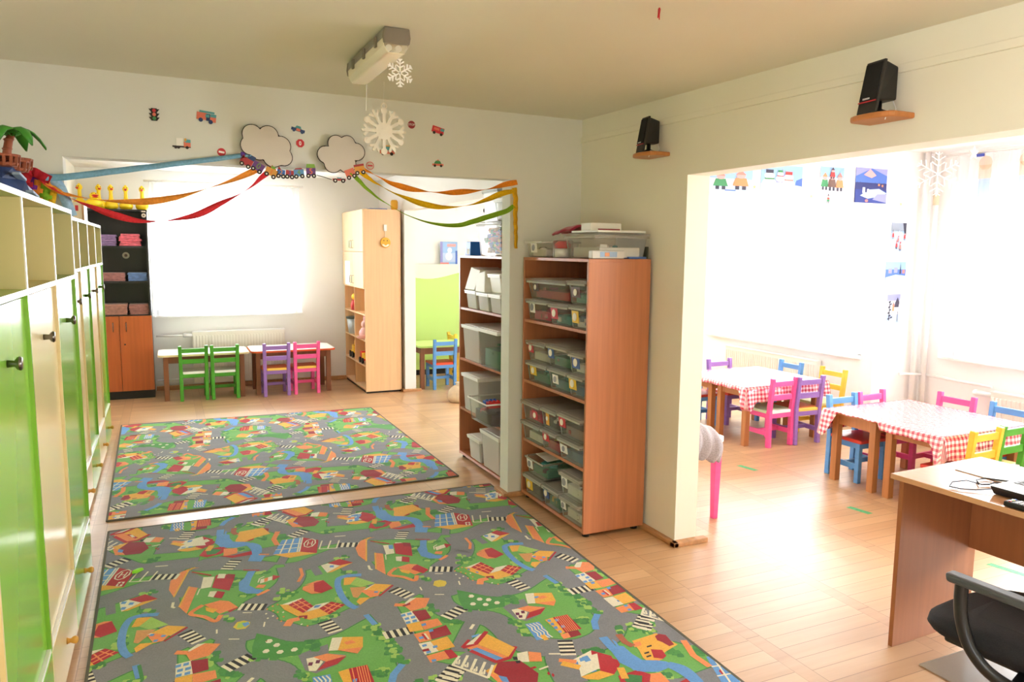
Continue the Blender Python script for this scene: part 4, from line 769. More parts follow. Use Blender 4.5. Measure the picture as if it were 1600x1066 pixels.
# ------------------------------------------------------------------ play rugs
RUG_POLYS = '''
road|-537,498 -495,494 -492,362 -532,358
road|292,-331 277,-405 337,-447 287,-500 197,-529 164,-488 162,-360 250,-337
road|-156,720 -148,677 -101,585 -122,457 -175,501 -214,397 -251,415
red|453,899 525,821 473,641 392,702
blue|340,911 453,899 392,702 258,724
yel|258,724 392,702 473,641 331,641
red|313,808 331,818 320,778 304,772
cream|452,713 480,704 464,656 436,665
red|491,483 563,510 614,432 541,427
cream|454,470 517,490 544,426 461,366
yel|461,366 554,431 614,432 486,364
blue|466,474 486,466 477,442 458,450
blue|497,449 516,441 507,417 488,425
blue|464,413 483,405 474,381 455,389
ora|-107,720 -145,734 -200,702 -253,613 -266,510 -250,418 -159,722
ora|-175,505 -140,475 -210,214 -235,299
cream|-104,587 -53,571 -83,452 -136,455 -153,393 -148,390 -128,460
blue|-77,574 -54,568 -69,513 -90,523
red|-96,526 -68,518 -83,452 -111,466
red|-44,586 1,574 31,501 -8,374 -79,445
cream|-31,595 2,579 -12,528 -45,544
dred|8,576 43,553 31,501 -6,525
red|-59,395 -28,366 -51,304 -84,333
cream|-92,406 -61,395 -84,333 -107,353
ora|-131,272 -60,287 -24,260 5,179 -78,148
red|-48,247 -24,260 5,171 -35,143 -72,218
yel|-128,245 -80,197 -103,169 -129,205
red|210,461 242,429 197,395
cream|146,435 206,449 197,406 136,388
ora|166,440 185,444 175,402 157,396
ora|127,379 162,362 142,330 109,352
blue|105,561 142,553 110,472 86,390 109,334 141,309 114,278 62,303 33,353 45,448 77,488
blue|446,-829 451,-853 442,-887 457,-900 452,-966 464,-1037 506,-1068 535,-1078 564,-1102 529,-1114 465,-1120 414,-1095 384,-1065 385,-983 394,-937 426,-901
blue|154,776 221,732 185,658 124,695
blue|37,1206 51,1125 91,986 25,950 -2,1032
yel|45,1044 61,1036 50,1002 37,1008
yel|515,-880 648,-874 670,-990 588,-1013 523,-1047 474,-1032 475,-1008 495,-956
dred|627,-892 654,-883 675,-905 656,-984 629,-986 623,-945 614,-924
red|544,-970 583,-995 569,-1040 543,-1052 514,-1028
ora|511,-895 542,-899 531,-926 492,-928
ora|474,-1032 514,-1028 543,-1052 503,-1057
blk|582,-892 608,-891 603,-902 577,-903
blk|543,-943 568,-943 563,-953 538,-953
blk|502,-980 526,-980 522,-990 497,-990
blk|493,-1005 518,-1005 513,-1015 489,-1015
cream|231,-896 326,-898 286,-992 174,-1012
red|326,-898 372,-976 360,-1010 299,-1056 265,-1010
cream|311,-925 336,-918 347,-954 291,-985
yel|174,-1012 265,-1010 301,-1057 223,-1060 184,-1035
blue|239,-897 263,-896 253,-920 230,-920
blue|280,-902 303,-901 293,-925 270,-925
blue|267,-930 290,-930 280,-953 257,-953
blue|249,-961 272,-961 263,-983 240,-984
blue|203,-976 225,-976 216,-998 194,-998
blue|237,-984 260,-984 251,-1006 228,-1006
ora|208,-933 254,-937 241,-965 198,-962
red|-98,878 -62,959 29,959 58,911 10,857 -61,843
dgrn|-58,923 -20,949 22,917 -16,870 -58,875
ora|32,924 100,902 90,829 17,811
red|-6,832 68,807 181,828 180,774 115,773 57,776
road|93,860 145,835 131,787 74,804
cream|-164,1135 -53,1164 -50,1021 -177,1049
red|-104,1070 -53,1164 -2,1091 -28,1021 -89,1017
blue|-166,1115 -139,1116 -146,1077 -173,1077
blue|-115,1137 -88,1138 -95,1099 -122,1098
blue|-126,1084 -99,1084 -107,1046 -133,1046
ora|317,258 373,276 354,185 381,151 336,163 306,227
ora|324,273 394,298 426,287 374,270
red|373,276 423,289 444,177 381,151 354,185
red|213,101 287,140 316,34 259,-11
red|334,0 400,42 451,-17 362,-78
yel|180,118 213,101 259,-11 334,0 362,-78 270,-87 233,-38 189,56
cream|184,112 284,142 284,133 212,98
cream|316,34 328,44 395,44 334,0 282,-7 268,-8
blue|190,99 200,88 196,72 185,82
blue|203,73 212,62 208,46 197,56
blue|214,46 224,35 219,20 209,30
blue|223,23 233,11 228,-4 218,6
blue|324,37 353,32 333,12 311,16
dred|236,-31 272,-41 264,-72 251,-70 255,-49 230,-52
ora|115,100 124,106 125,95 117,90
ora|143,119 152,125 153,114 145,108
ora|166,124 175,130 176,119 168,114
ora|137,73 145,79 147,68 139,63
ora|153,49 162,55 163,44 155,39
cream|175,38 184,44 185,34 177,28
cream|128,22 136,28 138,17 129,12
ora|141,-8 149,-2 151,-12 142,-18
ora|168,-6 177,0 178,-11 170,-16
cream|104,58 112,63 114,53 105,48
cream|103,11 111,16 113,6 105,1
ora|151,-44 159,-38 161,-48 153,-53
cream|225,-111 234,-106 235,-115 226,-120
ora|246,-136 254,-131 255,-141 247,-146
yel|523,272 580,250 528,181 498,187
lgrn|580,250 643,143 568,130 528,181
fld|518,149 593,122 521,25 504,41
yel|529,20 579,5 511,-50 505,-10
yel|571,96 639,136 711,90 644,34 608,69
ora|555,86 577,93 639,45 613,1 577,2
cream|555,86 629,131 637,133 576,85
blue|571,87 587,81 579,65 563,71
blue|613,57 629,51 622,36 606,42
blue|582,29 598,23 590,7 575,13
dgr2|42,-107 68,-135 155,-249 219,-274 172,-365 92,-352 -6,-302 7,-216
cream|63,-195 76,-181 90,-185 92,-203 79,-215 65,-209
brn|64,-192 73,-186 68,-200
cream|86,-241 99,-228 112,-232 114,-249 102,-261 88,-255
brn|87,-238 96,-232 91,-246
cream|122,-265 135,-252 148,-256 150,-273 137,-285 123,-279
brn|122,-263 132,-256 126,-270
cream|144,-310 157,-297 170,-301 172,-318 159,-329 145,-324
brn|144,-307 154,-301 148,-315
cream|88,-302 101,-290 114,-294 116,-311 104,-322 90,-316
brn|89,-300 98,-294 93,-307
cream|38,-271 51,-258 64,-262 66,-279 54,-290 40,-285
brn|39,-268 48,-262 43,-276
yel|361,-302 440,-337 415,-419 314,-396
cream|320,-289 361,-302 316,-399 281,-386
ora|314,-396 415,-419 381,-459
ora|354,-348 389,-344 400,-371 361,-372
blue|327,-293 344,-302 326,-338 309,-329
blue|304,-349 321,-358 304,-392 286,-384
blue|342,-335 366,-340 362,-358 339,-351
ora|214,-406 271,-404 336,-454 251,-463
red|204,-511 254,-458 337,-458 287,-500
cream|186,-405 219,-408 242,-458 200,-512 176,-500
pur|189,-438 205,-444 195,-467 180,-461
pur|220,-434 235,-440 225,-463 210,-457
pur|190,-467 206,-472 196,-494 180,-489
blue|178,-550 244,-559 228,-699 155,-696
red|319,-553 392,-558 380,-698 299,-689
dred|299,-689 359,-700 351,-741 291,-741
yel|276,-557 319,-553 299,-689 274,-700
blue|285,-560 301,-563 293,-584 278,-581
blue|282,-592 297,-595 290,-616 274,-613
blue|279,-627 295,-630 288,-650 272,-647
blue|278,-665 293,-668 286,-687 271,-684
blue|319,-571 335,-574 327,-594 312,-592
blue|313,-632 329,-635 321,-655 306,-652
ora|270,-701 309,-697 299,-738 263,-737
cream|-282,-216 -224,-213 -224,-319 -291,-319
dred|-228,-217 -165,-226 -171,-315 -229,-319
ora|-230,-322 -148,-330 -149,-392 -238,-401
yel|-292,-321 -230,-322 -240,-400 -300,-390
dred|-223,-414 -137,-402 -146,-487 -240,-490
ora|-292,-414 -223,-414 -241,-495 -294,-492
yel|-250,-502 -170,-495 -174,-588 -248,-590
cream|-301,-498 -250,-502 -248,-590 -308,-591
red|-225,-594 -196,-601 -192,-667 -241,-665
ora|-306,-602 -227,-598 -229,-661 -310,-656
blue|-284,-225 -263,-223 -266,-244 -287,-246
blue|-255,-224 -234,-222 -237,-243 -258,-245
blue|-280,-262 -259,-260 -262,-281 -283,-282
blue|-251,-261 -230,-259 -233,-280 -254,-282
blue|-287,-297 -266,-296 -269,-316 -290,-317
blue|-256,-296 -235,-294 -238,-315 -259,-316
blue|-232,-346 -211,-345 -214,-365 -235,-366
blue|-289,-371 -268,-370 -271,-389 -291,-390
blue|-223,-410 -202,-408 -206,-428 -226,-429
blue|-282,-448 -262,-447 -264,-466 -284,-467
blue|-293,-514 -273,-513 -276,-531 -295,-532
blue|-256,-543 -237,-542 -239,-560 -259,-560
blue|-296,-570 -277,-569 -279,-587 -299,-587
blue|-258,-600 -238,-599 -241,-616 -260,-617
blue|-300,-639 -281,-639 -283,-656 -302,-656
blue|-266,-638 -247,-638 -249,-655 -268,-655
blue|-261,-326 -240,-324 -243,-344 -264,-346
dred|-305,-549 -277,-550 -279,-570 -307,-567
ora|-241,-148 -163,-97 -106,-129 -158,-207 -230,-214
cream|-240,-136 -191,-90 -160,-96 -208,-152
dred|-249,-145 -206,-130 -210,-151 -245,-157
yel|-14,-542 46,-706 -12,-758 -84,-607
cream|-132,-598 -39,-541 -14,-542 -86,-605
ora|-141,-605 -86,-605 -10,-764 -70,-766
blue|-133,-637 -95,-635 -34,-759 -72,-759
red|-69,-646 -49,-644 -8,-729 -25,-731
cream|-53,-659 -37,-665 -24,-706 -40,-705
blue|-78,-538 -37,-536 -50,-552 -79,-554
road|-199,-664 -141,-642 -73,-772 -152,-858 -237,-712
cream|32,-749 79,-754 46,-829 5,-808
ora|80,-758 122,-789 94,-849 47,-827
blk|3,-765 20,-771 13,-795 -3,-787
blk|-2,-798 18,-801 11,-819 -4,-816
dred|496,1257 579,1225 588,1185 600,1112 560,1052 485,1063 447,1199
yel|422,1220 504,1254 448,1159
ora|422,1212 448,1180 494,1064 436,1087
blue|453,1170 477,1145 470,1109 448,1127
red|630,1097 641,1108 641,1092 629,1081
red|639,1079 651,1090 650,1074 639,1063
red|28,-867 50,-866 54,-879 28,-881
rnd|-18,33 11,34 33,8 26,-19 5,-43 -27,-37 -41,-8
lgrn|-16,21 10,22 12,-5 -5,-29 -28,-22
blue|-2,10 26,14 28,-12 5,-28
'''
RUG_LINES = '''
road|128|164,1392 285,1260 355,1113 445,969 532,846 648,827 760,797 -59,758 29,696 119,641 203,573
road|128|527,-677 587,-713 640,-748 662,-780 707,-857 719,-932
road|128|306,512 383,515 529,580 649,643 689,740 710,815
road|128|583,608 613,507 603,366 618,250 678,125 717,24 757,-58
road|128|-316,589 -295,454 -290,318 -271,197 -210,98 -142,27 -58,-15
road|128|306,512 294,400 241,296 151,216 82,166 32,78 -2,2
road|128|-12,-23 73,-57 133,-110 195,-184 250,-205 335,-195 457,-133 599,-74 724,-15 805,17
road|128|605,-34 590,-191 584,-370 574,-520 558,-642 530,-715 459,-785 387,-816 304,-823 236,-800 183,-763
road|128|239,-806 163,-768 107,-713 81,-634 81,-543 67,-452 12,-381 -57,-309 -82,-225 -70,-137 -21,-17
road|128|218,-811 180,-854 147,-936 127,-1012
road|70|0,-407 -64,-482 -140,-578 -168,-618
road|45|-661,584 -623,669
cream|8|367,907 294,720
cream|8|405,903 338,713
cream|8|440,898 382,705
cream|8|453,899 393,702
cream|8|310,844 426,817
cream|8|283,783 410,761
red|9|450,690 469,680
red|9|465,702 450,665
cream|6|471,828 449,769
cream|6|493,822 472,762
cream|6|460,799 482,792
cream|7|496,854 508,829 499,786 473,748 449,742 434,763 441,805 467,844 496,854
cream|8|540,801 498,691 586,661 628,765
cream|8|585,782 542,678
yel|8|-250,418 -164,704 -131,732
yel|8|-235,299 -175,505
red|12|-148,677 -111,639 -67,594
ora|22|-139,268 -195,206 -142,149 -103,83 -75,131
cream|6|168,462 143,446 130,405
red|10|88,589 158,551
ora|20|105,265 140,283 161,299
blue|42|541,-1101 565,-1137 569,-1182 559,-1242
blue|40|51,1224 38,1131 48,1019 154,944 182,850 176,754
ora|14|192,757 238,738
brn|30|494,-814 482,-875 492,-912
ora|28|712,-979 671,-1086 673,-1177
yel|34|161,-900 202,-950
yel|30|347,-1032 322,-1095
ora|26|-207,1156 -157,1120
ora|7|238,114 277,-4
ora|7|263,127 300,22
ora|7|229,76 296,102
ora|7|242,46 308,67
ora|7|360,12 392,-61
ora|7|382,26 429,-31
ora|7|343,-37 416,17
ora|7|355,-59 435,-1
ora|34|227,-58 194,-57 172,-96
red|10|713,80 619,-2
blue|32|604,266 545,284 508,279 489,256 469,183 459,64 468,-25 486,-70
cream|6|182,-558 189,-590 180,-614 187,-644 178,-667 185,-697
cream|6|197,-560 204,-592 195,-615 202,-646 193,-669 200,-699
cream|6|213,-561 219,-593 211,-617 217,-648 208,-671 215,-701
cream|6|228,-563 235,-595 226,-619 232,-650 223,-673 229,-703
yel|22|198,-671 195,-708
ora|4|331,-554 310,-690
ora|4|340,-555 319,-691
ora|4|350,-556 328,-692
ora|4|359,-557 338,-693
ora|4|369,-558 347,-695
ora|4|378,-559 356,-696
ora|4|388,-560 365,-697
red|10|-258,-431 -258,-481
cream|8|-248,-431 -249,-480
ora|30|-273,-123 -239,-141
red|20|-5,-535 -86,-605 -146,-610
red|20|49,-700 -14,-767 -72,-770 -128,-648
red|14|-149,-606 -101,-565
cream|12|-188,-664 -237,-712 -151,-856 -96,-785
cream|12|-156,-675 -214,-745
cream|12|-137,-715 -192,-784
cream|12|-114,-751 -171,-821
cream|7|-197,-688 -212,-717 -220,-710 -214,-699 -205,-704
cream|7|-176,-723 -191,-752 -198,-745 -193,-734 -184,-739
cream|7|-157,-767 -172,-795 -179,-788 -173,-778 -165,-782
cream|7|-138,-800 -153,-827 -161,-821 -155,-811 -147,-815
cream|10|56,-895 96,-891
cream|10|148,-812 188,-832
cream|10|622,833 677,818
cream|14|-54,-481 -27,-453
cream|12|-256,358 -263,312 -254,300
cream|7|17,112 52,95
cream|7|-70,-105 -32,-124
cream|7|-106,2 -110,-33
cream|7|90,-21 79,-61
blue|26|508,-158 517,-255
dgrn|14|520,-161 527,-260
blue|30|514,-620 464,-670 435,-727
ora|16|352,480 343,395 309,327
'''
RUG_BUSHES = [(221,251),(232,211),(196,194),(250,220),(341,-107),(302,-103),(376,-93),(555,503),(566,324),(346,944),(333,974),(229,1266),(256,1226),(307,1228),(164,1245),(175,517),(36,489),(24,421),(54,282),(587,519),(467,94),(457,48),(-48,86),(589,935),(622,932),(237,-289),(248,-323),(216,-341),(487,-270),(507,-295),(512,-341),(518,-387),(530,-422),(524,-474),(513,-522),(134,-510),(143,-539),(147,-576),(137,-617),(-119,-372),(-108,-401),(-90,-398),(-140,-223),(-143,-260),(120,-346),(65,-331),(16,-307),(433,-635),(412,-637),(592,-794),(610,-814),(627,-834),(644,-854),(620,-1019),(626,-1043),(723,-1049),(717,-1078),(522,-467),(534,-500),(520,-572),(531,-604),(511,-275),(522,-325),(514,-393),(431,-628),(344,-880),(294,-866),(479,-1146)]
RUG_ZEBRAS = [(336,-188,10),(-59,-314,-64),(238,-802,-24),(-268,-783,-47),(65,150,-117),(662,676,67),(42,687,-31),(447,973,-56),(287,1264,-51),(724,-15,24),(582,-373,-93),(659,-779,-58)]

RUGC = {'road': (126,128,134), 'red': (178,34,46), 'dred': (150,30,44), 'ora': (232,140,84), 'yel': (230,172,66), 'cream': (226,220,198), 'blue': (98,152,214), 'blk': (40,40,46), 'brn': (168,96,66), 'dgrn': (64,132,70), 'dgr2': (74,146,70), 'lgrn': (156,196,96), 'fld': (206,150,90), 'pur': (110,40,80), 'rnd': (214,190,70), 'grass': (108,172,84)}
RN = list(RUGC)
def rug_mats():
    out = []
    for n in RN:
        new = 'rug_'+n not in MATS; m = mat('rug_'+n, RUGC[n], 0.92, 0.15, noise=0.10, nscale=(160,160,160), bump=0.25, sheen=0.15)
        if new:   # slight ripples of the carpet lying on the floor
            nt = m.node_tree; tc = nt.nodes.new('ShaderNodeTexCoord'); mp = nt.nodes.new('ShaderNodeMapping'); mp.inputs['Scale'].default_value = (0.5, 3.2, 1); mp.inputs['Rotation'].default_value = (0, 0, 0.25)
            w = nt.nodes.new('ShaderNodeTexNoise'); w.inputs['Scale'].default_value = 1.0; w.inputs['Detail'].default_value = 2; bp = nt.nodes.new('ShaderNodeBump'); bp.inputs['Strength'].default_value = 0.5; bp.inputs['Distance'].default_value = 0.05
            nt.links.new(tc.outputs['Object'], mp.inputs[0]); nt.links.new(mp.outputs[0], w.inputs['Vector']); nt.links.new(w.outputs['Fac'], bp.inputs['Height'])
            old = [x for x in nt.nodes if x.bl_idname == 'ShaderNodeBump' and x != bp][0]; nt.links.new(bp.outputs[0], old.inputs['Normal'])
        out.append(m)
    return out
def clip(poly, quad):
    for k in range(4):
        (ax, ay), (bx, by) = quad[k], quad[(k+1)%4]; out = []
        ins = lambda p: (bx-ax)*(p[1]-ay)-(by-ay)*(p[0]-ax) >= 0
        for i in range(len(poly)):
            p, q = poly[i], poly[(i+1)%len(poly)]; a, c = ins(p), ins(q)
            if a: out.append(p)
            if a != c:
                d = (bx-ax)*(q[1]-p[1])-(by-ay)*(q[0]-p[0]); s = ((by-ay)*(p[0]-ax)-(bx-ax)*(p[1]-ay))/d if d else 0
                out.append((p[0]+(q[0]-p[0])*s, p[1]+(q[1]-p[1])*s))
        poly = out
        if len(poly) < 3: return []
    return poly
def parse(s): return [tuple(int(v)/1000 for v in p.split(',')) for p in s.split()]
POLYS = [(l.split('|')[0], parse(l.split('|')[1])) for l in RUG_POLYS.strip().splitlines()]
LINES = [(l.split('|')[0], int(l.split('|')[1])/1000, parse(l.split('|')[2])) for l in RUG_LINES.strip().splitlines()]
def tri_area(p): return sum(p[i][0]*p[(i+1)%len(p)][1]-p[(i+1)%len(p)][0]*p[i][1] for i in range(len(p)))/2
def smooth_path(pts, n=4):
    out = []
    P = [pts[0]]+pts+[pts[-1]]
    for i in range(1, len(P)-2):
        for k in range(n):
            t = k/n; a, b_, c, d = P[i-1], P[i], P[i+1], P[i+2]
            out.append(tuple(0.5*((2*b_[j])+(c[j]-a[j])*t+(2*a[j]-5*b_[j]+4*c[j]-d[j])*t*t+(3*b_[j]-a[j]-3*c[j]+d[j])*t**3) for j in (0,1)))
    return out+[pts[-1]]
def rug(label, quad, origin, ang, thick=0.008):
    ca, sa = math.cos(ang), math.sin(ang); HV, VV = (0.9313, 0.0), (-0.5618, -2.0298)
    b = MB(); zt = thick; n = 24
    b.prism(quad, 0.0006, zt, 'z', RN.index('grass'))
    side = mat('rug_edge', (96, 92, 78), 0.9)
    inner = quad
    layers = []; rnd = random.Random(3)
    def add(layer, col, pts): layers.append((layer, col, pts))
    for c, w, p in LINES:
        road = c == 'road'; pth = smooth_path(p) if (road or len(p) > 3 and w > 0.02) else p
        for lay, cc, ww in (((0, 'dgrn', w+0.012), (1, c, w)) if road else ((4, c, w),)):
            for q0, q1 in zip(pth, pth[1:]):
                dx, dy = q1[0]-q0[0], q1[1]-q0[1]; L = math.hypot(dx, dy)
                if L < 1e-5: continue
                nx, ny = -dy/L*ww/2, dx/L*ww/2; ex, ey = dx/L*ww*0.18, dy/L*ww*0.18
                add(lay, cc, [(q0[0]-ex-nx, q0[1]-ey-ny), (q1[0]+ex-nx, q1[1]+ey-ny), (q1[0]+ex+nx, q1[1]+ey+ny), (q0[0]-ex+nx, q0[1]-ey+ny)])
    add(0, 'dgrn', [(0.156*math.cos(2*PI*k/28), 0.156*math.sin(2*PI*k/28)) for k in range(28)])
    add(1, 'road', [(0.15*math.cos(2*PI*k/28), 0.15*math.sin(2*PI*k/28)) for k in range(28)])
    for i, (c, p) in enumerate(POLYS):
        p = p if tri_area(p) > 0 else p[::-1]
        add(1 if c == 'road' else 3+0.004*i, c, p)
    for x, y in RUG_BUSHES:
        x /= 1000; y /= 1000
        for _ in range(5):
            a, r = rnd.uniform(0, 6.28), rnd.uniform(0.005, 0.028); cx, cy = x+r*math.cos(a), y+r*math.sin(a); rr = rnd.uniform(0.008, 0.019); col = rnd.choice(('dgrn','dgr2','lgrn'))
            add(2+rnd.random()*0.5, col, [(cx+rr*math.cos(2*PI*k/9)*(1+0.25*(k%2)), cy+rr*math.sin(2*PI*k/9)*(1+0.25*(k%2))) for k in range(9)])
    for x, y, d in RUG_ZEBRAS:
        x /= 1000; y /= 1000; a = R(d); u = (math.cos(a), math.sin(a)); v = (-u[1], u[0])
        for k in range(8):
            o0, o1 = -0.06+0.015*k, -0.06+0.015*(k+1); col = 'cream' if k%2 == 0 else 'blk'
            add(2.8, col, [(x+u[0]*s+v[0]*o, y+u[1]*s+v[1]*o) for s, o in ((-0.032,o0),(0.032,o0),(0.032,o1),(-0.032,o1))])
    layers.sort(key=lambda l: l[0]); cnt = [0]
    xs = [q[0] for q in quad]; ys = [q[1] for q in quad]
    for i in range(-4, 5):
        for j in range(-3, 4):
            ox, oy = i*HV[0]+j*VV[0], i*HV[1]+j*VV[1]
            cx, cy = origin[0]+ca*ox-sa*oy, origin[1]+sa*ox+ca*oy
            if cx < min(xs)-1.6 or cx > max(xs)+1.6 or cy < min(ys)-1.6 or cy > max(ys)+1.6: continue
            for lay, c, pts in layers:
                w = [(origin[0]+ca*(x+ox)-sa*(y+oy), origin[1]+sa*(x+ox)+ca*(y+oy)) for x, y in pts]
                w = clip(w, inner)
                if len(w) >= 3 and abs(tri_area(w)) > 2e-6:
                    cnt[0] += 1; z = zt+0.00025*(lay+1)+rnd.uniform(0, 0.0002); b.face([b.pv((x, y, z)) for x, y in w], RN.index(c))
    t = b.build('play_rug', rug_mats()); tag(t, label, 'rug', 'street map play rugs')
    e = MB()
    for k in range(4):
        p, q = quad[k], quad[(k+1)%4]; e.bar((p[0],p[1],zt*0.55),(q[0],q[1],zt*0.55),0.012,zt+0.003,0,(-(q[1]-p[1]),(q[0]-p[0]),0))
    e.build('bound_edge', side, t); return t
rug('street map play rug in the foreground, nearest the camera', [(-0.318,1.45),(1.935,1.45),(2.015,4.765),(-0.368,4.79)], (1.169,3.3825), 0.0537)
rug('street map play rug in the far room, behind the gap between the rugs', [(-0.39,4.99),(1.878,5.03),(1.873,7.62),(-0.438,7.70)], (0.92,6.485), PI-0.018)
b = MB(); b.hexa([(-0.225,4.085,0.012),(-0.195,4.085,0.012),(-0.165,4.12,0.012),(-0.195,4.125,0.012)],[(-0.222,4.088,0.03),(-0.2,4.088,0.03),(-0.172,4.115,0.028),(-0.195,4.12,0.028)]); tag(b.build('toy_piece', mat('lime_plastic', (140, 220, 30), 0.4), None, 0.004), 'tiny bright green toy piece lying on the foreground rug', 'toy')

# green tape marks on the side room floor
for lb, pts in (('short green tape mark on the floor near the pink table', (3.97,4.46,4.00,4.30)), ('green tape mark on the floor beside the desk corner', (3.975,3.42,4.0,3.27)), ('pale green tape mark on the floor under the desk edge', (3.93,2.46,3.98,2.20))):
    b = MB(); x0, y0, x1, y1 = pts; b.hexa([(x0,y0,0.0003),(x0+0.045,y0,0.0003),(x1+0.045,y1,0.0003),(x1,y1,0.0003)],[(x0,y0,0.0008),(x0+0.045,y0,0.0008),(x1+0.045,y1,0.0008),(x1,y1,0.0008)]); tag(b.build('floor_tape', mat('green_tape', (84, 176, 120), 0.5, noise=0.3, nscale=(60,60,1))), lb, 'tape', 'floor tape marks')

# ------------------------------------------------------------------ ceiling lamp and hanging decorations
t = thing('ceiling_lamp', 'long fluorescent ceiling lamp with clear cover', 'lamp', (0.852, 3.28, 0)); zt = zc(0.852, 3.28)
prof = [(-0.048,0),(0.048,0),(0.052,-0.035),(-0.052,-0.035)]
b = MB(); b.prism([(x, zt-0.004+z) for x,z in prof], -0.31, 0.33, 'y'); b.build('housing', mat('lamp_grey', (150, 146, 138), 0.5), t, 0.004)
b = MB(); cp = [(-0.052,-0.035),(0.052,-0.035),(0.05,-0.068),(0.034,-0.095),(-0.034,-0.095),(-0.05,-0.068)]; b.prism([(x, zt-0.005+z) for x,z in cp][::-1], -0.305, 0.325, 'y'); b.build('clear_cover', clear_mat('lamp_cover', (246, 240, 222), 0.8, 0.06), t, 0.006)
b = MB(); b.hexa([(-0.042,-0.28,zt-0.05),(0.042,-0.28,zt-0.05),(0.042,0.3,zt-0.05),(-0.042,0.3,zt-0.05)],[(-0.042,-0.28,zt-0.042),(0.042,-0.28,zt-0.042),(0.042,0.3,zt-0.042),(-0.042,0.3,zt-0.042)]); b.build('reflector', mat('lamp_reflector', (238, 226, 200), 0.25, metal=0.5), t)
for x in (-0.02, 0.02): b = MB(); b.tube([(x,-0.27,zt-0.072),(x,0.29,zt-0.072)], 0.013, 12); b.build('tube_bulb', WHITE, t)
for sy, nm in ((-0.318, 'end_cap'), (0.322, 'end_cap')): b = MB(); b.prism([(x*1.03, zt-0.006+z) for x,z in [(-0.049,0),(0.049,0),(0.054,-0.035),(0.05,-0.06),(-0.05,-0.06),(-0.054,-0.035)]][::-1], sy, sy+0.02, 'y'); b.build(nm, mat('lamp_cap', (128, 120, 108), 0.5), t, 0.004)
for y in (-0.2, 0.0, 0.2): b = MB(); b.box(-0.060,-0.052,y-0.012,y+0.012,zt-0.06,zt-0.02); b.build('clip', mat('lamp_cap', (128,120,108), 0.5), t)
b = MB(); b.tube([(0.03,0.30,zt-0.09),(0.025,0.30,zt-0.22)], 0.0016, 6); b.build('loose_string', WHITE, t)
FELT = mat('white_felt', (236, 230, 216), 0.9)
def flake(name, label, c, r, thread_top, style):
    t = thing(name, label, 'snowflake', c); b = MB(); h = 0.004 if style == 'felt' else 0.0025
    if style == 'felt':
        b.disc((0,h*1.25,0), r*0.36, 26, 0, 'y', 2.5*h)
        for k in range(12):
            a = R(30*k); d = (math.sin(a), math.cos(a)); L = r*0.97; w = r*0.125; n_ = (d[1], -d[0])
            b.prism([(d[0]*s-n_[0]*q, d[1]*s-n_[1]*q) for s, q in ((r*.3,w*.55),(r*.3,-w*.55),(L*.86,-w*.5),(L*.86,w*.5))], -h*(1+.02*k), h*(1+.02*k), 'y')
            if k % 2 == 0: b.disc((d[0]*L*0.86, h*1.1, d[1]*L*0.86), r*0.135, 18, 0, 'y', 2.2*h)
            else:
                for bt in (-48, 0, 48):
                    e = (math.sin(a+R(bt)), math.cos(a+R(bt))); p = (d[0]*L*.68, d[1]*L*.68); m_ = (e[1], -e[0]); ww = r*0.05
                    b.prism([(p[0]+e[0]*s-m_[0]*q, p[1]+e[1]*s-m_[1]*q) for s, q in ((-.02*r,ww),(-.02*r,-ww),(r*.25,-ww),(r*.25,ww))], -h*(.8+bt/400), h*(.8+bt/400), 'y'); b.disc((p[0]+e[0]*r*.25, h*1.1, p[1]+e[1]*r*.25), ww*1.1, 10, 0, 'y', 2.2*h)
        q = [(0.014*math.cos(2*PI*k/14), 0, r*1.03+0.014*math.sin(2*PI*k/14)) for k in range(15)]; b.tube(q, 0.004, 6)
    else:
        for k in range(6):
            a = R(60*k); d = Vector((math.sin(a), 0, math.cos(a))); b.bar((0,0,0), d*r, r*0.055, 2*h, 0, (0,1,0))
            for f, l in ((0.35, 0.34), (0.6, 0.34), (0.85, 0.2)):
                for sg in (-1, 1):
                    e = Vector((math.sin(a+sg*R(55)), 0, math.cos(a+sg*R(55)))); b.bar(d*r*f, d*r*f+e*r*l, r*0.05, 2*h, 0, (0,1,0))
    b.build('cutout', FELT if style == 'felt' else WHITE, t)
    b = MB(); b.tube([(0,0,r*0.98+0.01),(thread_top[0]-c[0], thread_top[1]-c[1], thread_top[2]-c[2])], 0.0009, 5); b.build('thread', WHITE, t); return t
flake('hanging_snowflake', 'large white felt snowflake hanging from the ceiling in front of the wall stickers', (1.0745, 4.0, 2.267), 0.125, (1.077, 4.0, zc(1.077, 4.0)), 'felt')
flake('hanging_snowflake', 'small white glitter snowflake hanging from the end of the ceiling lamp', (0.8877, 3.05, 2.354), 0.056, (0.905, 3.05, 2.43), 'thin')
t = flake('hanging_snowflake', 'big white tinsel snowflake hanging in the bright side room', (4.856, 3.6, 2.197), 0.15, (4.86, 3.6, 2.5), 'thin')
t.rotation_euler = (0, 0, R(-30))
t = thing('hanging_star', 'small pale star hanging near the curtain rail in the side room', 'star', (4.635, 3.2, 2.28)); b = MB(); b.prism([(0.045*(1 if k%2 == 0 else 0.42)*math.sin(PI*k/5), 0.045*(1 if k%2 == 0 else 0.42)*math.cos(PI*k/5)) for k in range(10)], -0.004, 0.004, 'y'); b.build('cutout', mat('pale_star', (236, 224, 218), 0.7), t); b = MB(); b.tube([(0,0,0.045),(0,0,0.22)], 0.0012, 5); b.build('thread', WHITE, t)
b = MB(); b.tube([(1.565,2.24,2.47),(1.56,2.235,2.452),(1.553,2.23,2.438)], [0.005,0.004,0.002], 8); b.tube([(1.565,2.24,2.475),(1.568,2.243,2.437)], [0.003, 0.002], 6); tag(b.build('red_ribbon_end', mat('red_ribbon', (196, 34, 50), 0.5)), 'small red ribbon end hanging from the ceiling at the top of the photo', 'ribbon')

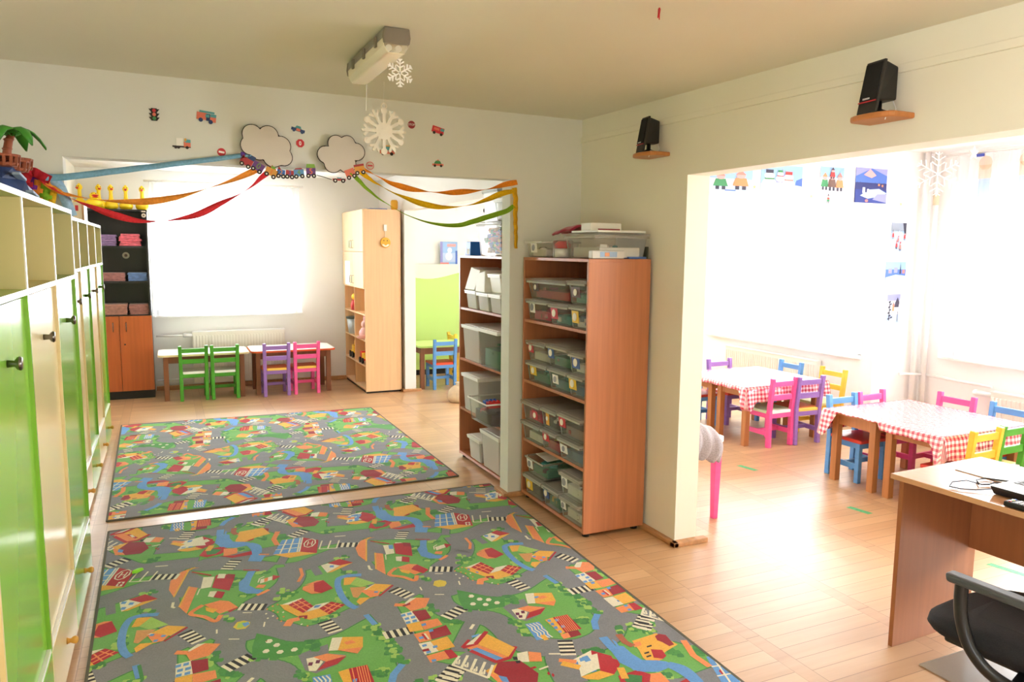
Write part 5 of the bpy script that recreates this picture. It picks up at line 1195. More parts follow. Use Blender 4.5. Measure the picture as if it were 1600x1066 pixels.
# ------------------------------------------------------------------ speakers on little wooden shelves
for lb, y, zz, w in (('smaller looking black speaker near the room corner', 3.605, 2.195, 0.105), ('black speaker above the wide opening, nearer the camera', 2.10, 2.172, 0.115)):
    short = 'near the room corner' if y > 3 else 'above the wide opening'
    t = thing('wall_shelf', f'small round ended wooden wall shelf {short} holding a speaker', 'shelf', (2.552, y, zz), 0, 'little speaker shelves')
    b = MB(); b.prism([(0,-0.10),(-0.10,-0.10)]+[(-0.10-0.045*math.cos(R(a)), 0.10*math.sin(R(a))) for a in range(-80, 81, 20)]+[(-0.10,0.10),(0,0.10)], -0.022, 0, 'z'); b.build('board', wood('shelf_pine', (186, 120, 66), 0.12, 0.4, 'y'), t, 0.006)
    t = thing('speaker', lb, 'speaker', (2.475, y, zz), R(-8), 'wall speakers')
    b = MB(); hw = w/2
    b.hexa([(-0.045,-hw*0.7,0.045),(0.05,-hw*0.62,0.05),(0.05,hw*0.62,0.05),(-0.045,hw*0.7,0.045)],[(-0.012,-hw*0.8,0.188),(0.05,-hw*0.62,0.172),(0.05,hw*0.62,0.172),(-0.012,hw*0.8,0.188)]); b.build('cabinet', BLACK, t, 0.006)
    b = MB(); b.hexa([(-0.058,-hw*0.85,0.0),(-0.045,-hw*0.85,0.0),(-0.045,hw*0.85,0.0),(-0.058,hw*0.85,0.0)],[(-0.024,-hw*0.8,0.195),(-0.010,-hw*0.8,0.195),(-0.010,hw*0.8,0.195),(-0.024,hw*0.8,0.195)]); b.build('front_panel', mat('speaker_front', (34, 33, 34), 0.5), t, 0.004)
    b = MB(); b.hexa([(-0.054,-hw*0.72,0.05),(-0.050,-hw*0.72,0.05),(-0.050,hw*0.72,0.05),(-0.054,hw*0.72,0.05)],[(-0.030,-hw*0.7,0.185),(-0.026,-hw*0.7,0.185),(-0.026,hw*0.7,0.185),(-0.030,hw*0.7,0.185)]); b.build('grille', mat('speaker_cloth', (16, 16, 17), 0.9), t)
    b = MB(); b.box(-0.056,-0.052,-hw*0.78,hw*0.78,0.042,0.046); b.build('red_line', mat('speaker_red', (190, 40, 44), 0.5), t)
    b = MB(); b.box(-0.0555,-0.052,-0.012,0.022,0.052,0.058); b.build('badge', mat('speaker_badge', (190, 190, 190), 0.5), t)
    b = MB(); b.lathe([(0.035,0),(0.03,0.012),(0.012,0.02),(0.012,0.05),(0.001,0.05)], (0.0,0,0), 18); b.build('foot', BLACK, t)
    b = MB(); b.tube([(0.045,-hw*0.3,0.06),(0.055,-hw*0.5,0.02),(0.03,-hw*0.9,0.004),(-0.02,-hw*1.2,0.004),(-0.028,-hw*1.2,-0.03)], 0.0018, 6); b.build('wire', PAPER, t)

# ------------------------------------------------------------------ paper ribbons (crepe streamers)
STREAMS = {'blue':[(-0.546,1.989),(-0.452,1.993),(-0.279,2.024),(-0.131,2.051),(0.022,2.079),(0.179,2.108),(0.309,2.132),(0.448,2.161)],'orange_l':[(-0.536,1.967),(-0.488,1.928),(-0.428,1.905),(-0.315,1.887),(-0.198,1.881),(-0.078,1.885),(0.021,1.902),(0.109,1.926),(0.238,1.972),(0.371,2.025),(0.497,2.091)],'red_l':[(-0.546,1.979),(-0.496,1.934),(-0.415,1.883),(-0.346,1.853),(-0.246,1.814),(-0.128,1.784),(-0.021,1.784),(0.057,1.796),(0.169,1.826),(0.284,1.888),(0.385,1.943),(0.453,1.991),(0.506,2.042),(0.569,2.094)],'orange_r':[(1.051,2.12),(1.1,2.1),(1.157,2.074),(1.254,2.033),(1.392,2.005),(1.556,1.996),(1.681,2.005),(1.853,2.028),(1.985,2.065),(2.062,2.081)],'yellow_r':[(1.043,2.105),(1.1,2.063),(1.157,2.029),(1.273,1.974),(1.453,1.919),(1.597,1.908),(1.746,1.929),(1.854,1.964),(1.964,2.008),(2.035,2.023)],'green_r':[(0.998,2.095),(1.043,2.046),(1.099,1.993),(1.194,1.926),(1.351,1.847),(1.514,1.805),(1.661,1.8),(1.767,1.827),(1.876,1.861),(1.987,1.896),(2.041,1.93)]}

def streamer(label, pts, rgb, w, twist, phase=0.0, y=4.468, drop=None):
    """twisted crepe ribbon sagging along the beam"""
    P = smooth_path(pts, 8); b = MB(); prev = None; s = 0.0
    for k, (x, z) in enumerate(P):
        if k: s += math.hypot(x-P[k-1][0], z-P[k-1][1])
        a = P[max(k-1,0)]; c = P[min(k+1,len(P)-1)]; dx, dz = c[0]-a[0], c[1]-a[1]; L = math.hypot(dx, dz) or 1
        nx, nz = -dz/L, dx/L; th = phase+s*twist; q = w/2*math.cos(th)*abs(math.cos(th))**0.5; d = w/2*math.sin(th)*0.6; yy = y-0.012-0.004*math.sin(k*0.8)
        cur = (b.pv((x-nx*q, yy-d, z-nz*q)), b.pv((x+nx*q, yy+d, z+nz*q)))
        if prev: b.face((prev[0],cur[0],cur[1],prev[1]), 0, True)
        prev = cur
    return tag(b.build('streamer', mat('crepe_%d_%d_%d' % rgb, rgb, 0.8, 0.2, noise=0.12, nscale=(90,90,90), bump=0.3), None, 0, None, solid=0.0012), label, 'streamer', 'crepe paper streamers')
streamer('light blue streamer rising from the pinned bunch to the left cloud', STREAMS['blue'], (128,178,210), 0.034, 0.55, 0.1)
streamer('orange streamer sagging from the pinned bunch to the left cloud', STREAMS['orange_l'], (238,150,60), 0.036, 5.5, 0.3)
streamer('red streamer sagging lowest from the pinned bunch to the left cloud', STREAMS['red_l'], (222,52,62), 0.036, 7.0, 0.6)
streamer('orange streamer from the right cloud to the corner of the opening', STREAMS['orange_r'], (240,142,40), 0.036, 9.0, 0.5)
streamer('yellow streamer from the right cloud to the corner of the opening', STREAMS['yellow_r'], (226,180,20), 0.036, 6.4, 0.2)
streamer('green streamer hanging lowest from the right cloud', STREAMS['green_r'], (134,176,46), 0.034, 2.9, 0.4)
streamer('yellow ribbon tail hanging down beside the opening', [(2.043,2.045),(2.052,1.99),(2.054,1.93),(2.053,1.86),(2.056,1.80),(2.058,1.74),(2.060,1.66)], (222,170,30), 0.034, 1.6, 0.0)
BUN = [('dark red', (170,34,48), -0.592, 2.03, 1.80, 0.055), ('purple', (110,40,130), -0.568, 2.01, 1.79, 0.04), ('orange', (222,130,50), -0.545, 2.0, 1.79, 0.042), ('green', (128,176,44), -0.512, 1.975, 1.77, 0.055), ('yellow', (228,180,40), -0.488, 1.94, 1.77, 0.03)]
for n_, c, x, z0, z1, w in [(q[0], q[1], q[2]-0.022, q[3]-0.02, q[4], q[5]) for q in BUN]:
    streamer(f'{n_} ribbon tail hanging in the bunch pinned over the lockers', [(x+0.01,z0),(x,z0-0.05),(x-0.004,(z0+z1)/2),(x+0.004,z1)], c, w, 0.8, 0.0, 4.478)
streamer('dark red ribbon loop on top of the bunch pinned over the lockers', [(-0.62,1.96),(-0.605,2.0),(-0.58,2.012),(-0.55,1.995),(-0.51,1.975)], (176,32,46), 0.045, 1.0, 0.0, 4.462)
streamer('short blue ribbon tail beside the opening edge in the pinned bunch', [(-0.50,1.985),(-0.47,1.94),(-0.45,1.88),(-0.425,1.80)], (160,196,226), 0.05, 0.8, 0.2, 4.476)

# ------------------------------------------------------------------ wall stickers, paper clouds, number train
WY = 4.488
INK = mat('ink', (48, 40, 40), 0.7); SR = mat('sticker_red', (206, 52, 64), 0.5); STB = mat('sticker_teal', (90, 168, 176), 0.5); SO = mat('sticker_salmon', (226, 120, 96), 0.5); SBL = mat('sticker_navy', (48, 72, 120), 0.5); SY = mat('sticker_gold', (226, 170, 70), 0.5); SG = mat('sticker_green2', (70, 150, 90), 0.5); SW = mat('sticker_white', (232, 226, 222), 0.6)
def sticker(label, x, z, parts, mats, rot=0.0, name='wall_sticker', y=WY, sc=1.0, grp='traffic wall stickers', cat='sticker', th=0.0012):
    b = MB()
    for k, p in enumerate(parts):
        m = p[0]; yy = -0.0006*k
        if p[1] == 'c': b.disc((p[2]*sc, yy, p[3]*sc), p[4]*sc, 16, m, 'y', th)
        else: b.prism([(px*sc, pz*sc) for px, pz in p[1]], yy-th, yy, 'y', m)
    o = b.build(name, mats, None, 0, (x, y, z)); o.rotation_euler = (0, rot, 0)
    if cat: tag(o, label, cat, grp)
    return o
def rc(x0, x1, z0, z1): return [(x0,z0),(x1,z0),(x1,z1),(x0,z1)]
sticker('traffic light sticker, top left on the wall above the opening', -0.026, 2.339, [(0,rc(-.014,.014,-.032,.032)),(0,[(-.026,.028),(.026,.028),(.014,.012),(-.014,.012)]),(0,[(-.026,.006),(.026,.006),(.014,-.01),(-.014,-.01)]),(0,[(-.026,-.014),(.026,-.014),(.014,-.03),(-.014,-.03)]),(1,'c',0,.02,.009),(2,'c',0,0,.009),(3,'c',0,-.02,.009)], [INK, SR, SO, SG])
sticker('red fire engine sticker with a ladder', 0.228, 2.349, [(0,rc(-.048,.0,-.02,.018)),(1,rc(.0,.02,-.022,.015)),(0,rc(.02,.05,-.026,.0)),(2,rc(.022,.05,.0,.016)),(3,rc(-.036,.04,.018,.028)),(1,'c',-.026,-.022,.011),(1,'c',.024,-.026,.011),(2,rc(-.004,.016,-.005,.01))], [SO, SBL, STB, STB], R(6))
sticker('small tow truck sticker with a white screen, above the red no entry sign', 0.105, 2.20, [(0,rc(-.05,.04,-.022,-.014)),(1,rc(-.03,.004,-.014,.026)),(2,rc(.006,.04,-.018,.008)),(3,rc(.014,.04,.004,.02)),(4,rc(.01,.02,.012,.026)),(0,'c',-.034,-.022,.008),(0,'c',-.02,-.022,.008),(0,'c',.022,-.022,.008)], [INK, SW, SO, STB, SY])
sticker('round red no entry sign sticker with white bar', 0.299, 2.165, [(0,'c',0,0,.022),(1,rc(-.015,.015,-.0045,.0055))], [SR, SW], R(8))
sticker('blue police car sticker above the octagon sign', 0.71, 2.317, [(0,rc(-.038,.038,-.012,.004)),(1,[(-.02,.004),(.018,.004),(.01,.018),(-.012,.018)]),(2,rc(-.01,.012,-.010,.004)),(0,'c',-.022,-.012,.008),(0,'c',.024,-.012,.008)], [SBL, STB, SO], R(14))
sticker('red octagon sign sticker with white hand oval, right of the left cloud', 0.719, 2.24, [(0,[(.024*math.cos(R(22.5+45*k)),.024*math.sin(R(22.5+45*k))) for k in range(8)]),(1,[(.007*math.cos(R(30*k)),.012*math.sin(R(30*k))) for k in range(12)]),(0,rc(-.002,.002,-.006,.006))], [SR, SW])
stp = sticker('dark red round STOP sign sticker right of the big snowflake', 1.375, 2.392, [(0,'c',0,0,.023)], [mat('stop_red', (150, 30, 42), 0.5)])
def text_part(name, s, size, m, parent, loc, rot, align='CENTER'):
    cu = bpy.data.curves.new(name, 'FONT'); cu.body = s; cu.size = size; cu.align_x = align; cu.align_y = 'CENTER'; cu.extrude = 0.0006; cu.materials.append(m)
    o = bpy.data.objects.new(name, cu); COL.objects.link(o); bpy.context.view_layer.update(); me = bpy.data.meshes.new_from_object(o.evaluated_get(bpy.context.evaluated_depsgraph_get())); bpy.data.objects.remove(o)
    o = bpy.data.objects.new(name, me); COL.objects.link(o); o.parent = parent; o.location = loc; o.rotation_euler = rot; return o
text_part('lettering', 'STOP', 0.017, SW, stp, (0, -0.0022, 0), (R(90), 0, 0))
sticker('red van sticker with teal windscreen, right end of the wall stickers', 1.545, 2.371, [(0,rc(-.042,.036,-.018,.02)),(1,rc(.012,.036,.0,.016)),(2,rc(-.03,.004,-.002,.012)),(3,'c',-.024,-.02,.009),(3,'c',.022,-.02,.009)], [SR, STB, SO, INK], R(14))
sticker('small taxi sticker with green roof, right above the opening corner', 1.541, 2.171, [(0,rc(-.036,.036,-.012,.0)),(1,[(-.026,0),(.024,0),(.012,.018),(-.014,.018)]),(2,'c',-.02,-.012,.008),(2,'c',.02,-.012,.008),(0,rc(-.006,.006,.018,.024))], [SO, SG, INK])
sticker('car sticker half hidden behind the large felt snowflake', 1.224, 2.232, [(0,rc(-.045,.045,-.02,.0)),(1,rc(-.03,.03,0,.022)),(2,'c',-.026,-.02,.010),(2,'c',.026,-.02,.010),(3,rc(-.02,.02,.022,.028))], [SO, STB, INK, SY])
sticker('round white sign sticker with red ring, right of the right cloud', 1.119, 2.137, [(0,'c',0,0,.024),(1,'c',0,0,.0205),(0,rc(-.015,.015,-.004,.004))], [SR, mat('sign_beige', (206, 190, 170), 0.6)])
def cloud(label, blobs, cx, cz, y):
    """paper cloud with an inked outline: ink shape behind, paper shape in front"""
    t = thing('paper_cloud', label, 'cloud', (cx, y, cz), 0, 'paper clouds')
    for nm, gr, m, yo in (('outline', 0.0045, INK, 0.0), ('paper', 0.0, mat('cloud_paper', (216, 207, 198), 0.8), -0.002)):
        b = MB(); pts = []
        for k in range(72):
            a = 2*PI*k/72; d = (math.cos(a), math.sin(a)); best = 0
            for (bx, bz, r) in blobs:
                r2 = r+gr; pb = bx*d[0]+bz*d[1]; disc = pb*pb-(bx*bx+bz*bz-r2*r2)
                if disc > 0: best = max(best, pb+math.sqrt(disc))
            pts.append((d[0]*best, d[1]*best))
        b.prism(pts, yo-0.0015, yo, 'y'); b.build(nm, m, t)
    return t
cloud('left paper cloud with black outline pinned over the number train', [(0,0,.07),(-.065,.055,.05),(.02,.052,.052),(.085,.0,.052),(-.075,-.005,.05),(.1,-.06,.045),(.045,-.06,.055),(-.03,-.03,.05)], 0.522, 2.213, 4.455)
cloud('right paper cloud with black outline pinned over the red truck picture', [(0,0,.07),(-.03,.06,.045),(.035,.065,.042),(.085,.02,.048),(-.09,-.005,.046),(.03,-.05,.05),(-.05,-.055,.048)], 0.945, 2.187, 4.455)
b = MB(); b.box(0.395,0.42,4.456,4.47,2.13,2.17); tag(b.build('ribbon_knot', mat('purple_ribbon', (96, 50, 160), 0.6), None, 0.003), 'small purple ribbon knot at the left edge of the left paper cloud', 'ribbon')
SPU = mat('sticker_purple', (112, 70, 140), 0.5); SRT = mat('train_red', (176, 54, 60), 0.5); SBU = mat('train_blue', (54, 104, 186), 0.5); SLB = mat('train_sky', (96, 152, 206), 0.5); SYL = mat('train_yellow', (226, 160, 70), 0.5); SGN = mat('train_green', (126, 170, 70), 0.5); SOR = mat('train_orange', (236, 120, 50), 0.5)
def wagon(label, x, z, w, h, body, rot, digit=None, dm=None, top=None, extra=None, y=4.452):
    t = thing('train_wagon', label, 'train', (x, y, z), 0, 'paper number train'); t.rotation_euler = (0, rot, 0)
    b = MB(); b.prism(rc(-w/2,w/2,-h/2,h/2), -0.002, 0, 'y')
    if extra: b.prism(extra, -0.002, 0, 'y')
    b.build('body', body, t)
    for sx in (-1, 1):
        b = MB(); b.disc((sx*w*0.30, -0.002, -h/2), 0.0125, 16, 0, 'y', 0.0012); b.disc((sx*w*0.30, -0.0034, -h/2), 0.0048, 12, 1, 'y', 0.0008); b.build('wheel', [INK, SW], t)
    if top:
        b = MB(); b.prism(top[0], -0.0018, 0, 'y'); b.build('top', top[1], t)
    if digit: text_part('digit', digit, h*1.0, dm, t, (0, -0.003, 0.002), (R(90), 0, 0))
wagon('red train engine picture leading the number train, left end', 0.424, 2.117, 0.062, 0.040, SRT, R(28), None, None, (rc(-0.005,0.033,0.02,0.045), SBL), [(-0.035,-0.02),(-0.02,0.02),(-0.031,0.03)])
wagon('purple train wagon with a green 0', 0.484, 2.094, 0.062, 0.044, SPU, R(30), '0', SGN)
wagon('yellow train wagon with an orange 1', 0.553, 2.068, 0.066, 0.040, SYL, R(24), '1', SOR, (rc(-0.012,0.012,0.02,0.034), SGN))
wagon('blue train wagon with a yellow 2', 0.605, 2.066, 0.044, 0.036, SBU, R(6), '2', SYL, ([(-0.02,0.018),(0.0,0.018),(-0.014,0.036)], SRT))
wagon('red and yellow train wagon with a blue 3', 0.652, 2.065, 0.044, 0.036, SRT, R(4), '3', SBU, (rc(-0.022,-0.002,-0.018,0.018), SYL))
wagon('light blue train wagon with a green 4', 0.702, 2.071, 0.056, 0.038, SLB, R(-6), '4', SGN, ([(-0.024,0.019),(0.024,0.019),(0.016,0.026),(-0.016,0.026)], SRT))
wagon('purple train wagon with an orange 5 and green dotted roof', 0.769, 2.08, 0.052, 0.044, SPU, R(-2), '5', SOR, ([(-0.026,0.022),(0.026,0.022),(0.022,0.044),(-0.022,0.044)], SGN))
b = MB(); b.tube([(0.80,4.45,2.064),(0.84,4.45,2.055),(0.885,4.45,2.042)], 0.002, 6); tag(b.build('train_string', INK), 'dark string between wagon 5 and the red flat car picture', 'string')
wagon('flat red car picture under the right cloud', 0.928, 2.044, 0.075, 0.012, SRT, R(-1), None, None, (rc(-0.012,0.014,0.006,0.012), STB))
wagon('orange red truck picture with light blue window under the right cloud', 0.992, 2.085, 0.056, 0.046, SO, R(-22), None, None, (rc(-0.008,0.012,0.0,0.018), SLB))
wagon('yellow and red wagon picture at the right end of the paper train', 1.048, 2.108, 0.06, 0.036, SYL, R(-12), None, None, ([(-0.03,0.018),(0.03,0.018),(0.03,0.03),(-0.03,0.03)], SRT))

# ------------------------------------------------------------------ things on the lockers and the black cabinet
DUCK = mat('duck_yellow', (250, 214, 30), 0.35); BEAK = mat('duck_beak', (216, 70, 30), 0.4)
def duck_body(t):
    b = MB(); b.lathe([(0.045,0),(0.064,0.018),(0.07,0.045),(0.058,0.078),(0.034,0.098),(0.021,0.115),(0.018,0.16),(0.018,0.19),(0.02,0.20)], (0,0,0), 20); b.ball((0,0,0.222), (0.030,0.030,0.034)); b.ball((0,0,0.252), (0.012,0.012,0.012)); b.build('body', DUCK, t)
    b = MB(); b.ball((0,-0.032,0.216), (0.017,0.016,0.008)); b.ball((0,-0.028,0.207), (0.012,0.012,0.006)); b.build('beak', BEAK, t)
    for sx in (-1, 1): b = MB(); b.ball((sx*0.013,-0.025,0.232), 0.0048, 10, 6); b.build('eye', BLACK, t)
dp = thing('toy_duck', 'long necked yellow toy duck looking left, first of the row on the black cabinet', 'duck', (-0.80, 9.22, 2.041), R(-38), 'yellow ducks on the black cabinet'); duck_body(dp)
for x, a, lb in ((-0.625, 22, 'long necked yellow toy duck behind the short open beaked one on the black cabinet'), (-0.51, 20, 'long necked yellow toy duck in the middle of the row on the black cabinet'), (-0.368, 2, 'long necked yellow toy duck facing straight ahead, second from the right on the black cabinet'), (-0.21, 0, 'yellow toy duck at the right end of the row on the black cabinet')):
    c = copy_thing(dp); c.location = (x, 9.24, 2.041); c.rotation_euler = (0,0,R(a)); c['label'] = lb
t = thing('toy_duck', 'short yellow toy duck with a wide open red beak on the black cabinet', 'duck', (-0.665, 9.14, 2.041), R(8), 'yellow ducks on the black cabinet')
b = MB(); b.ball((0,0.02,0.055), (0.085,0.075,0.055)); b.ball((0,-0.015,0.13), (0.042,0.042,0.042)); b.ball((0,0.0,0.09),(0.045,0.04,0.04)); b.build('body', DUCK, t); b = MB(); b.ball((0.01,-0.055,0.135), (0.034,0.022,0.010)); b.ball((0.01,-0.05,0.118), (0.03,0.02,0.008)); b.build('beak', mat('beak_red', (206, 40, 40), 0.4), t)
for sx in (-1, 1): b = MB(); b.ball((sx*0.018,-0.05,0.155), 0.005, 10, 6); b.build('eye', BLACK, t)
# palm island toy on the near lockers
BR = mat('toy_brown', (150, 78, 50), 0.5, noise=0.12, nscale=(30,30,30)); LEAF = mat('palm_leaf', (62, 140, 40), 0.5); TB = mat('toy_navy', (54, 72, 118), 0.45, noise=0.35, nscale=(14,14,14)); TLB = mat('toy_pale_blue', (150, 170, 200), 0.5)
t = thing('palm_island_toy', 'toy palm tree with brown baskets on a dark blue base on the near lockers', 'toy', (-0.60, 3.76, 1.821))
b = MB()
for z0, z1, r0, r1, sd in ((0.0,0.045,0.10,0.092,0),(0.04,0.10,0.085,0.07,1),(0.095,0.15,0.06,0.056,2)):
    n = 9; A = [b.pv((r0*(1+0.18*math.sin(k*2.4+sd))*math.cos(2*PI*k/n), r0*1.3*(1+0.18*math.cos(k*1.7+sd))*math.sin(2*PI*k/n), z0)) for k in range(n)]; C = [b.pv((r1*(1+0.18*math.sin(k*2.1+sd))*math.cos(2*PI*k/n), r1*1.3*(1+0.2*math.cos(k*1.9+sd))*math.sin(2*PI*k/n), z1)) for k in range(n)]
    for k in range(n): b.face((A[k],A[(k+1)%n],C[(k+1)%n],C[k]))
    b.face(C); b.face(A[::-1])
b.build('rock_base', TB, t, 0.006)
for x, y, z in ((0.06,-0.04,0.12),(0.07,0.06,0.075),(0.10,-0.02,0.05)): b = MB(); b.bar((x,y-0.05,z),(x+0.01,y+0.04,z-0.02),0.03,0.012); b.build('pale_slab', TLB, t, 0.003)
b = MB(); b.bar((0.10,0.04,0.02),(0.08,0.26,0.008),0.045,0.012); b.box(0.05,0.11,0.10,0.20,0.004,0.03); b.build('gangplank', mat('toy_dark_brown', (84, 48, 42), 0.5), t, 0.003)
def basket(y, s, z):
    b = MB(); n = 14; b.lathe([(0.02*s,0),(0.055*s,0.0),(0.062*s,0.012),(0.04*s,0.014)], (0.02,y,z), n)
    for k in range(n): a = 2*PI*k/n; b.bar((0.02+0.058*s*math.cos(a), y+0.058*s*math.sin(a), z), (0.02+0.064*s*math.cos(a), y+0.064*s*math.sin(a), z+0.045), 0.012*s, 0.006)
    b.lathe([(0.060*s,0.036),(0.068*s,0.036),(0.068*s,0.046),(0.060*s,0.046)], (0.02,y,z), n); b.build('basket', BR, t)
basket(-0.10, 0.9, 0.145); basket(0.02, 1.1, 0.135); basket(0.20, 0.95, 0.16)
b = MB(); path = [(0.0,0.10,0.14),(0.002,0.10,0.19),(0.006,0.105,0.23),(0.012,0.115,0.27),(0.02,0.13,0.295)]; b.tube(path, [0.02,0.018,0.017,0.016,0.014], 10)
for p in path[:-1]: b.lathe([(0.015,-0.004),(0.021,0.006),(0.015,0.01)], p, 10)
b.build('trunk', BR, t)
for k in range(6):
    a = R(60*k+15); d = (math.cos(a), math.sin(a)); b = MB(); prev = None
    for i in range(7):
        s = i/6; w = 0.042*math.sin(PI*(0.18+0.80*s))*(1 if i % 2 else 0.75); q = 0.125*s; z = 0.30+0.06*math.sin(s*2.0)-0.10*s*s; c = (0.02+d[0]*q, 0.13+d[1]*q*1.2, z); cur = (b.pv((c[0]-d[1]*w, c[1]+d[0]*w, z-0.01)), b.pv(c), b.pv((c[0]+d[1]*w, c[1]-d[0]*w, z-0.01)))
        if prev: b.face((prev[0],prev[1],cur[1],cur[0]),0,True); b.face((prev[1],prev[2],cur[2],cur[1]),0,True)
        prev = cur
    b.build('frond', LEAF, t, 0, None, solid=0.004)
t = thing('card_box', 'small cream box with a red mark standing on the far lockers under the red streamer', 'box', (-0.58, 6.55, 1.821)); B1('carton', mat('cream_card', (236, 222, 200), 0.6), t, -0.03, 0.03, -0.12, 0.12, 0, 0.15, 0.003); B1('red_mark', SR, t, -0.012, 0.008, -0.1212, -0.1195, 0.085, 0.125); B1('wood_side', wood('box_wood', (196,150,104), 0.1), t, 0.0305, 0.045, -0.12, 0.12, 0, 0.14, 0.002)
b = MB(); b.ball((-0.60, 7.1, 1.838), (0.045,0.05,0.02)); tag(b.build('yellow_disc', DUCK), 'small yellow disc lying on the last far locker', 'lid')

# ------------------------------------------------------------------ pictures
IMC = {'sky': (146,184,226), 'ice': (176,198,230), 'white': (228,230,236), 'navy': (42,60,140), 'blue': (74,110,190), 'deep': (44,52,116), 'pink': (222,160,160), 'rose': (236,130,120), 'red': (206,60,60), 'green': (60,140,90), 'dark': (60,60,80), 'grey': (150,160,176), 'orange': (236,140,90), 'brown': (110,80,70), 'lil': (146,148,206)}
def picture(label, axis, fixed, a0, a1, z0, z1, shapes, bg='white', rot=0.0, name='winter_picture', grp='winter pictures'):
    """printed sheet: coloured patches are the print; coordinates run 0..1 across the sheet"""
    names = [bg]+sorted({s[0] for s in shapes if s[0] != bg}); b = MB(); w, h = a1-a0, z1-z0
    if axis == 'y': b.prism(rc(-w/2,w/2,-h/2,h/2), -0.0015, 0, 'y')
    else: b.prism(rc(-w/2,w/2,-h/2,h/2), -0.0015, 0, 'x')
    for k, s in enumerate(shapes):
        pts = s[1] if not isinstance(s[1], str) else [(s[2]+s[4]*math.cos(2*PI*i/14), s[3]+(s[5] if len(s) > 5 else s[4])*math.sin(2*PI*i/14)) for i in range(14)]
        P = [((min(max(u,0),1)-0.5)*w, (min(max(v,0),1)-0.5)*h) for u, v in pts]
        b.face([b.pv((px, -0.0016-0.0003*(k+1), pz) if axis == 'y' else (-0.0016-0.0003*(k+1), px, pz)) for px, pz in P], names.index(s[0]))
    o = b.build(name, [mat('print_'+n, IMC[n], 0.6) for n in names], None, 0, ((a0+a1)/2, fixed, (z0+z1)/2) if axis == 'y' else (fixed, (a0+a1)/2, (z0+z1)/2))
    if axis == 'y': o.rotation_euler = (0, rot, 0)
    return tag(o, label, 'picture', grp)
def tree(u, v, s, c='dark'): return [(c, [(u-s*.5,v),(u+s*.5,v),(u,v+s*1.6)]), (c, [(u-s*.4,v+s*.6),(u+s*.4,v+s*.6),(u,v+s*2.1)])]
def sman(u, v, s, c='white', hat='dark', scarf='red'): return [(c,'c',u,v+s*.5,s*.5),(c,'c',u,v+s*1.25,s*.36),(scarf, rc(u-s*.34,u+s*.34,v+s*.86,v+s*1.0)),(hat, rc(u-s*.26,u+s*.26,v+s*1.5,v+s*1.85))]
def kid(u, v, s, coat, hat): return [('dark', rc(u-s*.3,u-s*.08,v,v+s*.4)),('dark', rc(u+s*.08,u+s*.3,v,v+s*.4)),(coat, [(u-s*.45,v+s*.35),(u+s*.45,v+s*.35),(u+s*.3,v+s*1.1),(u-s*.3,v+s*1.1)]),('pink','c',u,v+s*1.3,s*.26),(hat, [(u-s*.3,v+s*1.4),(u+s*.3,v+s*1.4),(u,v+s*1.85)])]
PYQ = 4.488
picture('picture of two children in green and orange, left end of the bright beam', 'y', PYQ, 3.62, 4.02, 2.085, 2.27, [('sky', rc(0,1,.55,1)),('ice', rc(0,1,0,.3))]+kid(.25,.12,.38,'green','rose')+kid(.72,.14,.42,'orange','rose')+[('blue', rc(.35,.6,.08,.12))])
picture('wide pale picture of snowmen on the bright beam', 'y', PYQ, 4.10, 4.515, 2.095, 2.31, [('sky', rc(0,1,.35,1)),('blue', [(.8,.25),(1,.3),(1,.6),(.85,.5)]),('ice', [(0,.1),(1,.05),(1,.3),(.5,.4),(0,.35)]),('lil',[(.35,.4),(.5,.9),(.66,.4)])]+sman(.2,.2,.34,'white','dark','green')+sman(.66,.2,.32,'white','red','rose')+sman(.45,.42,.22,'white','green','red'), 'ice')
picture('small picture of animals in winter scarves, third on the bright beam', 'y', PYQ, 4.70, 4.955, 2.12, 2.325, [('sky', rc(0,1,.6,1))]+kid(.2,.12,.36,'green','orange')+kid(.5,.1,.40,'brown','dark')+kid(.82,.1,.38,'orange','rose')+kid(.5,.55,.24,'red','dark'))
picture('tiny snowman cutout below the animal picture on the bright beam', 'y', PYQ, 4.765, 4.83, 2.035, 2.12, kid(.5,.08,.5,'green','dark')+[('red', rc(.3,.7,.45,.58))], 'white')
picture('deep blue night winter village picture on the bright beam', 'y', PYQ, 5.085, 5.443, 2.06, 2.338, [('blue', rc(0,1,.55,1)),('lil',[(0,.75),(.5,1),(1,.8),(1,1),(0,1)]),('pink',[(.25,.8),(.45,.98),(.65,.8),(.5,.72)]),('deep', rc(0,1,.36,.58))]+sum([tree(u,.4,.10,'deep') for u in (.05,.15,.62,.75,.9)],[])+[('navy', rc(0,1,0,.38)),('ice',[(.15,.2),(.4,.38),(.75,.42),(1,.3),(.8,.2),(.4,.12)]),('lil',[(.55,.1),(1,.02),(1,.28),(.7,.26)])]+[('white', rc(.22,.3,.28,.44)),('white', rc(.36,.42,.26,.40)),('deep', rc(.3,.36,.3,.55)),('orange', rc(.7,.76,.5,.56)),('orange', rc(.82,.87,.48,.54)),('rose', 'c', .36, .06, .05, .04)], 'navy')
picture('upright picture of children sledging, top one on the bright pier', 'y', PYQ, 5.538, 5.715, 1.66, 1.908, [('grey', rc(0,1,.72,1)),('dark',[(.75,1),(1,1),(1,.5),(.85,.7)]),('ice',[(0,0),(1,0),(1,.55),(.6,.75),(0,.65)])]+kid(.12,.45,.18,'red','dark')+kid(.9,.42,.16,'red','dark')+kid(.38,.12,.17,'red','rose')+kid(.62,.06,.18,'rose','red')+kid(.45,.34,.13,'rose','red')+sum([tree(u,.7,.07,'grey') for u in (.1,.4,.55)],[]), 'sky')
